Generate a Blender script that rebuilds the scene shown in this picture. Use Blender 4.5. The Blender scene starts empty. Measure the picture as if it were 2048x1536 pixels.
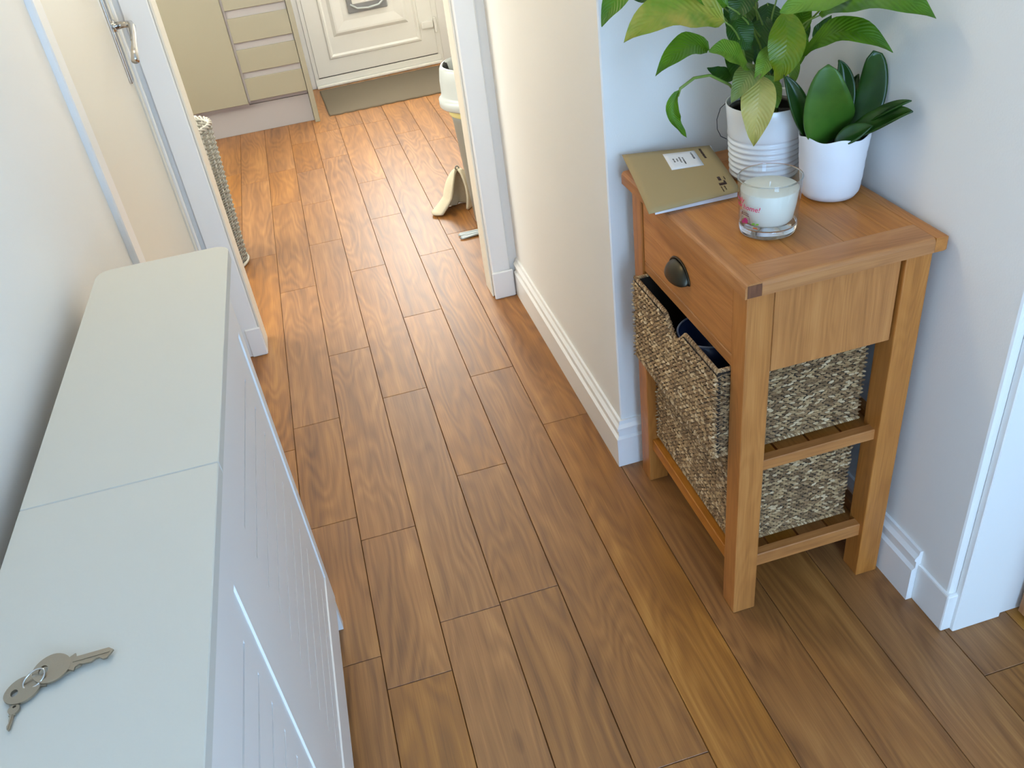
import bpy, bmesh, math, random
from mathutils import Vector, Matrix
random.seed(7)
scene = bpy.context.scene
C = scene.collection

# ------------------------------------------------------------------ camera
F_PX, PITCH, YAW, ROLL, CAM_H = 1720.5, 0.6104, 0.1824, -0.1443, 1.5503
fw = Vector((math.sin(YAW)*math.cos(PITCH), math.cos(YAW)*math.cos(PITCH), -math.sin(PITCH)))
rt = Vector((math.cos(YAW), -math.sin(YAW), 0)); up = rt.cross(fw)
r_ = rt*math.cos(ROLL) + up*math.sin(ROLL); u_ = -rt*math.sin(ROLL) + up*math.cos(ROLL)
cam = bpy.data.objects.new('camera', bpy.data.cameras.new('camera'))
C.objects.link(cam)
M = Matrix((r_, u_, -fw)).transposed().to_4x4(); M.translation = Vector((0, 0, CAM_H))
cam.matrix_world = M
cam.data.sensor_width = 36.0
cam.data.lens = F_PX/2048*36
cam.data.clip_start = 0.02
scene.camera = cam
# ------------------------------------------------------------------ light levels
scene.view_settings.view_transform = 'Standard'
scene.view_settings.look = 'None'
scene.view_settings.gamma = 1.0
scene.view_settings.use_curve_mapping = False
scene.view_settings.exposure = 0.0
HALL_PANE = ((0.385, 0.635, 1.0), 11.8)      # glazed front door behind the viewer, cool sky
FILL_LAMP = ((1.0, 0.86, 0.56), 33.0)              # unseen ceiling lamp, added to brighten the hall walls
SIDE_WINDOW = ((0.48, 0.75, 1.0), 3.0)    # window of the room on the right
KITCHEN_DOOR_PANE = ((0.95, 1.0, 0.97), 30.0)
KITCHEN_WINDOW = ((0.98, 1.0, 0.93), 13.0)
world = bpy.data.worlds.new('world'); scene.world = world; world.use_nodes = True
wn = world.node_tree.nodes; bg = wn['Background']
bg.inputs[0].default_value = (0.55, 0.7, 1.0, 1); bg.inputs[1].default_value = 0.6

# ------------------------------------------------------------------ helpers
def tag(o, label=None, cat=None, group=None, kind=None):
    if label: o['label'] = label
    if cat: o['category'] = cat
    if group: o['group'] = group
    if kind: o['kind'] = kind
    return o
def thing(name, label, cat, loc=(0, 0, 0), rotz=0, group=None, kind=None):
    o = bpy.data.objects.new(name, None); C.objects.link(o)
    o.empty_display_size = 0.05
    o.location = loc; o.rotation_euler = (0, 0, rotz)
    return tag(o, label, cat, group, kind)
def finish(bm, name, smooth=False, bevel=0.0, segs=1):
    if bevel > 0:
        bmesh.ops.bevel(bm, geom=bm.edges[:], offset=bevel, segments=segs, affect='EDGES', profile=0.5)
    bmesh.ops.recalc_face_normals(bm, faces=bm.faces[:])
    me = bpy.data.meshes.new(name); bm.to_mesh(me); bm.free()
    if smooth:
        for p in me.polygons: p.use_smooth = True
    return me
def put(name, me, m, parent=None, smooth=False):
    if m is not None and not me.materials: me.materials.append(m)
    o = bpy.data.objects.new(name, me); C.objects.link(o)
    if parent is not None: o.parent = parent
    return o
def bx(bm, x0, x1, y0, y1, z0, z1):
    vs = [bm.verts.new(p) for p in ((x0,y0,z0),(x1,y0,z0),(x1,y1,z0),(x0,y1,z0),(x0,y0,z1),(x1,y0,z1),(x1,y1,z1),(x0,y1,z1))]
    for f in ((0,3,2,1),(4,5,6,7),(0,1,5,4),(1,2,6,5),(2,3,7,6),(3,0,4,7)): bm.faces.new([vs[i] for i in f])
def box(name, x0, x1, y0, y1, z0, z1, m, parent=None, bevel=0.0, segs=1):
    bm = bmesh.new(); bx(bm, x0, x1, y0, y1, z0, z1)
    return put(name, finish(bm, name, False, bevel, segs), m, parent)
def base_origin(o):
    """move a top-level mesh's origin to the middle of its base"""
    vs = [v.co for v in o.data.vertices]
    c = Vector(((min(v.x for v in vs)+max(v.x for v in vs))/2, (min(v.y for v in vs)+max(v.y for v in vs))/2, min(v.z for v in vs)))
    for v in o.data.vertices: v.co -= c
    o.location = o.location + c
    return o
def struct(o, label=None): 
    o['kind'] = 'structure'
    if label: o['label'] = label
    return o
def sbox(name, x0, x1, y0, y1, z0, z1, m, bevel=0.0):
    return struct(box(name, x0, x1, y0, y1, z0, z1, m, None, bevel))
def prism(name, poly, axis, a, b, m, parent=None, bevel=0.0):
    """extrude a 2-D polygon along an axis from a to b. axis 'x': poly=(y,z); 'y': (x,z); 'z': (x,y)"""
    bm = bmesh.new()
    def P(p, t): return {'x': (t, p[0], p[1]), 'y': (p[0], t, p[1]), 'z': (p[0], p[1], t)}[axis]
    A = [bm.verts.new(P(p, a)) for p in poly]; B = [bm.verts.new(P(p, b)) for p in poly]
    n = len(poly)
    bm.faces.new(A); bm.faces.new(B[::-1])
    for i in range(n): bm.faces.new((A[i], A[(i+1)%n], B[(i+1)%n], B[i]))
    return put(name, finish(bm, name, False, bevel), m, parent)
def lathe_bm(bm, prof, n=48, cx=0, cy=0, z=0, close=False, wob=None):
    rings = []
    for k, (r, h) in enumerate(prof):
        ring = []
        for i in range(n):
            a = 2*math.pi*i/n
            rr = r; hh = h
            if wob: rr, hh = wob(a, r, h, k)
            ring.append(bm.verts.new((cx+rr*math.cos(a), cy+rr*math.sin(a), z+hh)))
        rings.append(ring)
    for A, B in zip(rings, rings[1:]):
        for i in range(n): bm.faces.new((A[i], A[(i+1)%n], B[(i+1)%n], B[i]))
    if close:
        bm.faces.new(rings[0][::-1]); bm.faces.new(rings[-1])
    return rings
def lathe(name, prof, m, parent=None, n=48, c=(0, 0, 0), close=False, wob=None):
    bm = bmesh.new(); lathe_bm(bm, prof, n, c[0], c[1], c[2], close, wob)
    return put(name, finish(bm, name, True), m, parent)
def tube_bm(bm, pts, rad, n=8, closed=False, caps=True):
    pts = [Vector(p) for p in pts]; L = len(pts)
    rads = rad if isinstance(rad, (list, tuple)) else [rad]*L
    prev = None; rings = []
    for i in range(L):
        if closed: t = pts[(i+1)%L]-pts[(i-1)%L]
        else: t = pts[min(i+1, L-1)]-pts[max(i-1, 0)]
        t.normalize()
        if prev is None:
            a = Vector((0, 0, 1)) if abs(t.z) < .9 else Vector((1, 0, 0))
            nrm = t.cross(a).normalized()
        else:
            nrm = (prev - t*prev.dot(t)).normalized()
        prev = nrm; b = t.cross(nrm)
        rings.append([bm.verts.new(pts[i]+(nrm*math.cos(2*math.pi*k/n)+b*math.sin(2*math.pi*k/n))*rads[i]) for k in range(n)])
    m = L if closed else L-1
    for i in range(m):
        A, B = rings[i], rings[(i+1)%L]
        for k in range(n): bm.faces.new((A[k], A[(k+1)%n], B[(k+1)%n], B[k]))
    if caps and not closed:
        bm.faces.new(rings[0][::-1]); bm.faces.new(rings[-1])
def tube(name, pts, rad, m, parent=None, n=8, closed=False):
    bm = bmesh.new(); tube_bm(bm, pts, rad, n, closed)
    return put(name, finish(bm, name, True), m, parent)
def bez(p0, p1, p2, n=10):
    p0, p1, p2 = Vector(p0), Vector(p1), Vector(p2)
    c = 2*p1 - (p0+p2)/2        # p1 is the point passed at the middle
    return [(1-t)**2*p0+2*t*(1-t)*c+t*t*p2 for t in (i/(n-1) for i in range(n))]

# ------------------------------------------------------------------ materials
def new_mat(name):
    m = bpy.data.materials.new(name); m.use_nodes = True
    nt = m.node_tree; b = nt.nodes['Principled BSDF']
    return m, nt, b
def N(nt, typ, **kw):
    n = nt.nodes.new(typ)
    for k, v in kw.items(): setattr(n, k, v)
    return n
def lin(c):
    return tuple(((v/255)/12.92 if v/255 <= .04045 else ((v/255+.055)/1.055)**2.4) for v in c)+(1,)
def plain(name, rgb, rough=0.5, metal=0.0, bump=0.0, bscale=200.0, vary=0.0, spec=0.5, coat=0.0):
    m, nt, b = new_mat(name); L = nt.links
    b.inputs['Base Color'].default_value = lin(rgb)
    b.inputs['Roughness'].default_value = rough; b.inputs['Metallic'].default_value = metal
    b.inputs['Specular IOR Level'].default_value = spec; b.inputs['Coat Weight'].default_value = coat
    tc = N(nt, 'ShaderNodeTexCoord')
    if bump > 0:
        no = N(nt, 'ShaderNodeTexNoise'); no.inputs['Scale'].default_value = bscale; no.inputs['Detail'].default_value = 3
        bp = N(nt, 'ShaderNodeBump'); bp.inputs['Strength'].default_value = bump; bp.inputs['Distance'].default_value = 0.002
        L.new(tc.outputs['Object'], no.inputs['Vector']); L.new(no.outputs['Fac'], bp.inputs['Height']); L.new(bp.outputs['Normal'], b.inputs['Normal'])
    if vary > 0:
        n2 = N(nt, 'ShaderNodeTexNoise'); n2.inputs['Scale'].default_value = 2.2; n2.inputs['Detail'].default_value = 4
        hs = N(nt, 'ShaderNodeHueSaturation'); hs.inputs['Color'].default_value = lin(rgb)
        mr = N(nt, 'ShaderNodeMapRange'); mr.inputs['To Min'].default_value = 1-vary; mr.inputs['To Max'].default_value = 1+vary
        L.new(tc.outputs['Object'], n2.inputs['Vector']); L.new(n2.outputs['Fac'], mr.inputs['Value'])
        L.new(mr.outputs['Result'], hs.inputs['Value']); L.new(hs.outputs['Color'], b.inputs['Base Color'])
    return m
def emis(name, col, s):
    m, nt, b = new_mat(name)
    b.inputs['Base Color'].default_value = (0.8, 0.8, 0.8, 1)
    b.inputs['Emission Color'].default_value = col+(1,); b.inputs['Emission Strength'].default_value = s
    return m
def wood(name, axis, dark, mid, light, rough=0.4, freq=1.0, knots=0.0, contour=0.3, vary=0.12, sat=0.1, bump=0.05):
    m, nt, b = new_mat(name); L = nt.links
    tc = N(nt, 'ShaderNodeTexCoord'); oi = N(nt, 'ShaderNodeObjectInfo')
    off = N(nt, 'ShaderNodeVectorMath', operation='MULTIPLY'); off.inputs[1].default_value = (37.0, 53.0, 19.0)
    cmb = N(nt, 'ShaderNodeCombineXYZ')
    for i in range(3): L.new(oi.outputs['Random'], cmb.inputs[i])
    L.new(cmb.outputs[0], off.inputs[0])
    add = N(nt, 'ShaderNodeVectorMath', operation='ADD'); L.new(tc.outputs['Object'], add.inputs[0]); L.new(off.outputs[0], add.inputs[1])
    def scaled(across, along):
        s = N(nt, 'ShaderNodeVectorMath', operation='MULTIPLY')
        v = [across]*3; v['xyz'.index(axis)] = along
        s.inputs[1].default_value = v; L.new(add.outputs[0], s.inputs[0]); return s.outputs[0]
    def noise(vec, detail=3, rough_=0.55):
        n = N(nt, 'ShaderNodeTexNoise'); n.inputs['Scale'].default_value = 1.0; n.inputs['Detail'].default_value = detail
        n.inputs['Roughness'].default_value = rough_; L.new(vec, n.inputs['Vector']); return n.outputs['Fac']
    def math_(op, a, bb):
        n = N(nt, 'ShaderNodeMath', operation=op)
        for i, v in enumerate((a, bb)):
            if isinstance(v, (int, float)): n.inputs[i].default_value = v
            else: L.new(v, n.inputs[i])
        return n.outputs[0]
    broad = noise(scaled(8*freq, 1.3*freq), 2, 0.45)
    rings = math_('SINE', math_('MULTIPLY', broad, 95.0), 0.0)
    rings = math_('MULTIPLY_ADD', rings, 0.5); rings.node.inputs[2].default_value = 0.5
    mask = noise(scaled(5*freq, 1.6*freq), 1)
    rings = math_('MULTIPLY', rings, math_('MULTIPLY', mask, 1.6))
    streak = noise(scaled(26*freq, 0.9*freq), 4)
    fiber = noise(scaled(330*freq, 7*freq), 2)
    f = math_('MULTIPLY', streak, 0.62)
    f = math_('ADD', f, math_('MULTIPLY', rings, contour))
    f = math_('ADD', f, math_('MULTIPLY', fiber, 0.34))
    patch = noise(scaled(11*freq, 3.0*freq), 2)
    f = math_('ADD', f, math_('MULTIPLY', patch, 0.25))
    if knots > 0:
        vo = N(nt, 'ShaderNodeTexVoronoi'); vo.inputs['Scale'].default_value = 1.0; L.new(scaled(6.5, 2.4), vo.inputs['Vector'])
        gate = math_('GREATER_THAN', N(nt, 'ShaderNodeSeparateColor').outputs[0], 1-knots)
        L.new(vo.outputs['Color'], gate.node.inputs[0].links[0].from_node.inputs[0])
        kn = N(nt, 'ShaderNodeMapRange'); kn.inputs['From Min'].default_value = 0.015; kn.inputs['From Max'].default_value = 0.11
        kn.inputs['To Min'].default_value = 0.55; kn.inputs['To Max'].default_value = 0.0
        L.new(vo.outputs['Distance'], kn.inputs['Value'])
        wav = math_('MULTIPLY', math_('SINE', math_('MULTIPLY', vo.outputs['Distance'], 70.0), 0.0), 0.25)
        kk = math_('MULTIPLY', math_('MULTIPLY', kn.outputs[0], math_('ADD', wav, 0.9)), gate)
        f = math_('ADD', f, kk)
    cr = N(nt, 'ShaderNodeValToRGB'); e = cr.color_ramp.elements
    e[0].position = 0.36; e[0].color = lin(light); e[1].position = 1.1; e[1].color = lin(dark)
    e[1].position = 1.0
    e2 = cr.color_ramp.elements.new(0.62); e2.color = lin(mid)
    L.new(f, cr.inputs['Fac'])
    hs = N(nt, 'ShaderNodeHueSaturation')
    mr = N(nt, 'ShaderNodeMapRange'); mr.inputs['To Min'].default_value = 1-vary; mr.inputs['To Max'].default_value = 1+vary
    L.new(oi.outputs['Random'], mr.inputs['Value']); L.new(mr.outputs[0], hs.inputs['Value'])
    r2 = math_('FRACT', math_('MULTIPLY', oi.outputs['Random'], 17.3), 0.0)
    ms = N(nt, 'ShaderNodeMapRange'); ms.inputs['To Min'].default_value = 1-sat; ms.inputs['To Max'].default_value = 1+sat
    L.new(r2, ms.inputs['Value']); L.new(ms.outputs[0], hs.inputs['Saturation'])
    L.new(cr.outputs['Color'], hs.inputs['Color']); L.new(hs.outputs['Color'], b.inputs['Base Color'])
    b.inputs['Roughness'].default_value = rough
    bp = N(nt, 'ShaderNodeBump'); bp.inputs['Strength'].default_value = bump; bp.inputs['Distance'].default_value = 0.001
    L.new(f, bp.inputs['Height']); L.new(bp.outputs['Normal'], b.inputs['Normal'])
    return m

MAT = {}
MAT['paint'] = plain('wall_paint', (243, 240, 234), 0.75, bump=0.10, bscale=260, vary=0.012)
MAT['gloss'] = plain('white_gloss_woodwork', (246, 244, 240), 0.32, bump=0.03, bscale=40)
MAT['cream'] = plain('cream_door_paint', (232, 226, 212), 0.4, bump=0.03, bscale=30)
MAT['ceil'] = plain('ceiling_paint', (240, 240, 238), 0.9)
MAT['cover'] = plain('satin_white_board', (212, 210, 200), 0.5, bump=0.04, bscale=300, vary=0.01)
MAT['coverfront'] = plain('satin_white_front', (242, 239, 234), 0.45)
MAT['dark'] = plain('painted_shade', (60, 56, 52), 0.9)  # dark colour standing in for shade in gaps and hollows
MAT['subfloor'] = plain('joint_brown', (62, 38, 20), 0.9)
MAT['plank'] = wood('oak_laminate', 'y', (98, 57, 21), (157, 103, 47), (188, 134, 69), rough=0.46, freq=1.0, knots=0.22, contour=0.17, vary=0.06, sat=0.05, bump=0.08)
pb = MAT['plank'].node_tree.nodes['Principled BSDF']; pb.inputs['Specular IOR Level'].default_value = 0.6
pb.inputs['Coat Weight'].default_value = 0.25; pb.inputs['Coat Roughness'].default_value = 0.42
for ax in 'xyz':
    MAT['oak'+ax] = wood('waxed_oak_'+ax, ax, (136, 80, 34), (187, 121, 60), (206, 142, 78), rough=0.42, freq=1.6, contour=0.10, vary=0.07, sat=0.06, bump=0.08)
MAT['oakend'] = wood('oak_end_grain', 'z', (84, 48, 28), (120, 74, 46), (140, 92, 60), rough=0.5, freq=3.0, contour=0.2)
MAT['oakdoor'] = wood('oak_door_wood', 'z', (120, 72, 32), (170, 110, 58), (196, 136, 76), rough=0.4, freq=1.3, contour=0.12)
MAT['cream_unit'] = plain('cream_cabinet_front', (158, 152, 130), 0.35)
MAT['grey_unit'] = plain('grey_cabinet_plinth_shade', (172, 166, 162), 0.45)
MAT['upvc'] = plain('white_upvc', (244, 242, 234), 0.28, spec=0.5)
MAT['chrome'] = plain('chrome', (205, 203, 200), 0.14, 1.0)
MAT['nickel'] = plain('worn_nickel', (168, 158, 142), 0.38, 1.0, bump=0.1, bscale=300)
MAT['bronze'] = plain('dark_bronze', (62, 58, 48), 0.33, 0.85)
MAT['potw'] = plain('white_glazed_ceramic', (236, 236, 236), 0.22, coat=0.3)
MAT['potm'] = plain('white_matt_ceramic', (236, 236, 238), 0.42, bump=0.05, bscale=30)
MAT['soil'] = plain('dark_soil', (38, 30, 24), 0.95, bump=0.8, bscale=180)
MAT['liner'] = plain('black_plastic', (24, 26, 24), 0.4)
MAT['wax'] = plain('cream_wax', (238, 234, 220), 0.5)
MAT['wick'] = plain('waxed_wick', (245, 242, 232), 0.6)
MAT['manila'] = plain('manila_paper', (168, 146, 104), 0.8, bump=0.05, bscale=120, vary=0.04)
MAT['paper'] = plain('white_paper', (232, 231, 234), 0.7)
MAT['ink'] = plain('grey_ink', (88, 84, 84), 0.8)
MAT['inkb'] = plain('brown_black_ink', (58, 34, 28), 0.8)
MAT['inkp'] = plain('pink_print', (214, 46, 96), 0.5)
MAT['inkpl'] = plain('magenta_print', (186, 44, 110), 0.5)
MAT['inkg'] = plain('green_print', (120, 172, 52), 0.5)
MAT['inko'] = plain('terracotta_print', (196, 92, 44), 0.5)
MAT['inkd'] = plain('plum_line_print', (92, 44, 60), 0.5)
MAT['bin'] = plain('grey_bin_plastic', (138, 138, 130), 0.42)
MAT['binlid'] = plain('pale_grey_bin_plastic', (196, 202, 200), 0.32)
MAT['yellow'] = plain('pale_yellow_bin_liner', (220, 210, 140), 0.5)
MAT['black'] = plain('bin_opening_shade', (20, 18, 17), 0.5)
MAT['fleece'] = plain('cream_fleece', (226, 214, 186), 0.95, bump=0.9, bscale=260)
MAT['mat'] = plain('taupe_doormat_pile', (112, 100, 82), 0.97, bump=1.0, bscale=420, vary=0.12)
MAT['clip'] = plain('pale_blue_grey_plastic', (186, 196, 200), 0.35)
MAT['wicker'] = plain('grey_washed_wicker', (150, 146, 132), 0.6, bump=0.2, bscale=300, vary=0.15)
MAT['wickerl'] = plain('pale_grey_wicker', (196, 190, 176), 0.6, vary=0.1)
MAT['bluebowl'] = plain('navy_glazed_bowl', (52, 66, 104), 0.25)
MAT['bowlrim'] = plain('pale_bowl_rim', (150, 158, 180), 0.3)
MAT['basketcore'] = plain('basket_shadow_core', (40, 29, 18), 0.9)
MAT['grey_flap'] = plain('grey_cat_flap_plastic', (150, 150, 150), 0.35)
MAT['stemg'] = plain('green_petiole', (112, 136, 56), 0.45)
MAT['wire'] = plain('black_wire', (40, 42, 48), 0.4, 0.6)

def glass_mat():
    m, nt, b = new_mat('clear_glass')
    b.inputs['Base Color'].default_value = (0.97, 0.985, 0.985, 1); b.inputs['Roughness'].default_value = 0.0
    b.inputs['IOR'].default_value = 1.45; b.inputs['Transmission Weight'].default_value = 1.0
    return m
MAT['glass'] = glass_mat()
def thin_glass():
    m, nt, b = new_mat('thin_clear_glass'); L = nt.links; nt.nodes.remove(b)
    tr = N(nt, 'ShaderNodeBsdfTransparent'); tr.inputs[0].default_value = (0.975, 0.985, 0.985, 1)
    gl = N(nt, 'ShaderNodeBsdfGlossy'); gl.inputs['Roughness'].default_value = 0.02
    lw = N(nt, 'ShaderNodeLayerWeight'); lw.inputs['Blend'].default_value = 0.5
    pw = N(nt, 'ShaderNodeMath', operation='POWER'); pw.inputs[1].default_value = 2.4; L.new(lw.outputs['Facing'], pw.inputs[0])
    fr_ = N(nt, 'ShaderNodeMath', operation='MULTIPLY_ADD'); fr_.inputs[1].default_value = 0.62; fr_.inputs[2].default_value = 0.035; L.new(pw.outputs[0], fr_.inputs[0])
    ms = N(nt, 'ShaderNodeMixShader'); L.new(fr_.outputs[0], ms.inputs[0]); L.new(tr.outputs[0], ms.inputs[1]); L.new(gl.outputs[0], ms.inputs[2])
    L.new(ms.outputs[0], nt.nodes['Material Output'].inputs[0])
    return m
MAT['thin_glass'] = thin_glass()
def seagrass_mat():
    m, nt, b = new_mat('seagrass_twist'); L = nt.links
    g = N(nt, 'ShaderNodeNewGeometry'); cr = N(nt, 'ShaderNodeValToRGB'); e = cr.color_ramp.elements
    e[0].color = lin((108, 80, 50)); e[1].color = lin((218, 190, 150))
    a = cr.color_ramp.elements.new(0.45); a.color = lin((152, 118, 80)); a = cr.color_ramp.elements.new(0.8); a.color = lin((188, 154, 108))
    L.new(g.outputs['Random Per Island'], cr.inputs['Fac']); L.new(cr.outputs[0], b.inputs['Base Color'])
    b.inputs['Roughness'].default_value = 0.6
    return m
MAT['seagrass'] = seagrass_mat()
def leaf_mat(name, a, bcol, patch=0.5, rough=0.38, vein=0.35, trans=0.25):
    m, nt, b = new_mat(name); L = nt.links
    uv = N(nt, 'ShaderNodeUVMap'); sp = N(nt, 'ShaderNodeSeparateXYZ'); L.new(uv.outputs[0], sp.inputs[0])
    tc = N(nt, 'ShaderNodeTexCoord'); no = N(nt, 'ShaderNodeTexNoise'); no.inputs['Scale'].default_value = 22; no.inputs['Detail'].default_value = 3
    L.new(tc.outputs['Object'], no.inputs['Vector'])
    mr = N(nt, 'ShaderNodeMapRange'); mr.inputs['From Min'].default_value = 0.35; mr.inputs['From Max'].default_value = 0.65
    mr.inputs['To Min'].default_value = max(0, patch-.35); mr.inputs['To Max'].default_value = min(1, patch+.35); L.new(no.outputs['Fac'], mr.inputs[0])
    mix = N(nt, 'ShaderNodeMix', data_type='RGBA'); mix.inputs['A'].default_value = lin(a); mix.inputs['B'].default_value = lin(bcol)
    L.new(mr.outputs[0], mix.inputs['Factor'])
    L.new(mix.outputs['Result'], b.inputs['Base Color'])
    # side veins: chevrons in uv
    ab = N(nt, 'ShaderNodeMath', operation='ABSOLUTE'); sb = N(nt, 'ShaderNodeMath', operation='SUBTRACT'); sb.inputs[1].default_value = 0.5
    L.new(sp.outputs[1], sb.inputs[0]); L.new(sb.outputs[0], ab.inputs[0])
    ma = N(nt, 'ShaderNodeMath', operation='MULTIPLY_ADD'); ma.inputs[1].default_value = -0.45; L.new(ab.outputs[0], ma.inputs[0]); L.new(sp.outputs[0], ma.inputs[2])
    mu = N(nt, 'ShaderNodeMath', operation='MULTIPLY'); mu.inputs[1].default_value = 95.0; L.new(ma.outputs[0], mu.inputs[0])
    si = N(nt, 'ShaderNodeMath', operation='SINE'); L.new(mu.outputs[0], si.inputs[0])
    bp = N(nt, 'ShaderNodeBump'); bp.inputs['Strength'].default_value = vein; bp.inputs['Distance'].default_value = 0.001
    L.new(si.outputs[0], bp.inputs['Height']); L.new(bp.outputs[0], b.inputs['Normal'])
    b.inputs['Roughness'].default_value = rough
    tr = N(nt, 'ShaderNodeBsdfTranslucent'); L.new(mix.outputs['Result'], tr.inputs[0])
    ms = N(nt, 'ShaderNodeMixShader'); ms.inputs[0].default_value = trans
    out = nt.nodes['Material Output']; L.new(b.outputs[0], ms.inputs[1]); L.new(tr.outputs[0], ms.inputs[2]); L.new(ms.outputs[0], out.inputs[0])
    return m
LEAF = {
 'g': leaf_mat('leaf_mid_green', (60, 106, 8), (96, 142, 18), 0.5),
 'lg': leaf_mat('leaf_light_green', (92, 136, 30), (132, 166, 52), 0.5),
 'd': leaf_mat('leaf_dark_green', (30, 70, 10), (54, 98, 16), 0.4),
 'yg': leaf_mat('leaf_yellowing_green', (106, 144, 26), (190, 172, 74), 0.45),
 'yg2': leaf_mat('leaf_fading_olive', (96, 128, 52), (150, 152, 88), 0.6),
 'yg3': leaf_mat('leaf_olive_gloss', (96, 132, 20), (150, 146, 30), 0.4, rough=0.28),
 'y': leaf_mat('leaf_yellow', (168, 166, 72), (210, 192, 110), 0.6),
}
MAT['sansl'] = leaf_mat('leaf_broad_thick_green', (52, 92, 22), (74, 116, 36), 0.4, rough=0.4, vein=0.0, trans=0.06)
MAT['sans'] = leaf_mat('leaf_deep_thick_green', (24, 58, 14), (44, 84, 20), 0.4, rough=0.3, vein=0.0, trans=0.06)

# ------------------------------------------------------------------ geometry constants
XL = -0.45          # hall left wall
XP = 0.588          # cream partition wall face
YR = 1.70           # recess wall
XR = 1.0            # right wall
YK = 2.74           # hall side of the kitchen wall
H = 2.4

# ------------------------------------------------------------------ setting: floor and planks
floor = struct(box('floor', -1.75, 3.1, -1.6, 6.6, -0.06, -0.008, MAT['subfloor']), 'oak effect plank floor running from the hall into the kitchen')
PW, PX0 = 0.1434, -0.4286
known = {0: [2.129, 3.55], 1: [2.234, 3.168], 2: [1.202, 1.671, 2.609, 3.558, 4.03], 3: [2.278, 3.214, 4.628], 4: [1.346, 1.819, 2.75, 3.693, 4.165],
         5: [0.85, 2.275, 3.216, 4.62], 6: [0.53, 1.942, 3.36, 4.792], 7: [0.35, 1.75], 8: [0.30, 1.71], 9: [0.42, 1.69], 10: [0.819]}
plank_cache = {}
def plank_mesh(w, l):
    key = (round(w, 4), round(l, 3))
    if key not in plank_cache:
        bm = bmesh.new(); g = 0.0007
        x0, x1, y0, y1 = -w/2+g, w/2-g, -l/2+g, l/2-g; c = 0.0009
        lo = [(x0, y0), (x1, y0), (x1, y1), (x0, y1)]; hi = [(x0+c, y0+c), (x1-c, y0+c), (x1-c, y1-c), (x0+c, y1-c)]
        A = [bm.verts.new((x, y, -0.0075)) for x, y in lo]; B = [bm.verts.new((x, y, -c)) for x, y in lo]; T = [bm.verts.new((x, y, 0)) for x, y in hi]
        bm.faces.new(T)
        for i in range(4):
            j = (i+1) % 4; bm.faces.new((A[i], A[j], B[j], B[i])); bm.faces.new((B[i], B[j], T[j], T[i]))
        me = finish(bm, 'plank'); me.materials.append(MAT['plank']); plank_cache[key] = me
    return plank_cache[key]
rp = random.Random(11)
for k in range(-9, 24):
    ys = list(known.get(k, []))
    if not ys: ys = [round(rp.uniform(0, 1.4), 3)]
    while ys[0] > -1.2: ys.insert(0, ys[0]-rp.choice((0.47, 0.94, 0.94, 1.41)))
    while ys[-1] < 6.2: ys.append(ys[-1]+rp.choice((0.47, 0.94, 0.94)))
    ys[0] = -1.5; ys[-1] = 6.5
    ys = [ys[0]]+[y for y in ys[1:-1] if -1.4 < y < 6.4]+[ys[-1]]
    x = PX0+(k+0.5)*PW
    for a, b in zip(ys, ys[1:]):
        if x > 1.02 and a > 1.75: continue
        if x < -0.6 and b < 2.7: continue
        o = bpy.data.objects.new('plank', plank_mesh(PW, b-a)); C.objects.link(o); o.parent = floor
        o.location = (x, (a+b)/2, 0)

# ------------------------------------------------------------------ setting: walls
P = MAT['paint']
sbox('wall_left', XL-0.12, XL, -1.5, 1.87, 0, H, P)
sbox('wall_left_over_door', XL-0.12, XL, 1.87, YK, 2.05, H, P)
# partition block between hall and the recess (solid stub wall)
struct(prism('wall_partition', [(XP, YR+0.003), (XP+0.003, YR), (XR+0.05, YR), (XR+0.05, YR+0.10), (XP+0.10, YR+0.10), (XP+0.10, YK+0.02), (XP, YK+0.02)], 'z', 0, H, P), 'cream hall wall turning the corner into the table recess')
bm = bmesh.new(); bx(bm, XR, XR+0.115, 0.945, YR, 0, H)
struct(put('wall_right', finish(bm, 'wall_right', False, 0.006, 2), P))
sbox('wall_right_over_door', XR, XR+0.115, 0.10, 0.945, 2.05, H, P)
sbox('wall_right_near', XR, XR+0.115, -1.5, 0.10, 0, H, P)
# room on the right, seen only through its doorway
SX = 3.0
sbox('wall_side_back', XR+0.05, SX+0.1, YR, YR+0.1, 0, H, P)
sbox('wall_side', SX, SX+0.1, -1.5, YR, 0, H, P)
# kitchen wall with doorway
sbox('wall_kitchen_left', -1.72, -0.352, YK, YK+0.10, 0, H, P, 0.004)
sbox('wall_kitchen_right', 0.489, XP+0.5, YK, YK+0.10, 0, H, P, 0.006)
sbox('wall_kitchen_over', -0.352, 0.489, YK, YK+0.10, 2.02, H, P)
sbox('ceiling', -1.75, 3.1, -1.6, 6.6, H, H+0.1, MAT['ceil'])
# kitchen outer walls; the left one has a window
KX0, KX1 = -1.62, 1.06
for nm, a in (('wall_kitchen_window_low', (2.84, 6.5, 0, 1.05)), ('wall_kitchen_window_high', (2.84, 6.5, 2.15, H)),
              ('wall_kitchen_window_near', (2.84, 2.95, 1.05, 2.15)), ('wall_kitchen_window_far', (4.35, 6.5, 1.05, 2.15))):
    sbox(nm, KX0-0.1, KX0, a[0], a[1], a[2], a[3], P)
sbox('wall_kitchen_side', KX1, KX1+0.1, YK+0.1, 6.5, 0, H, P)
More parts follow.
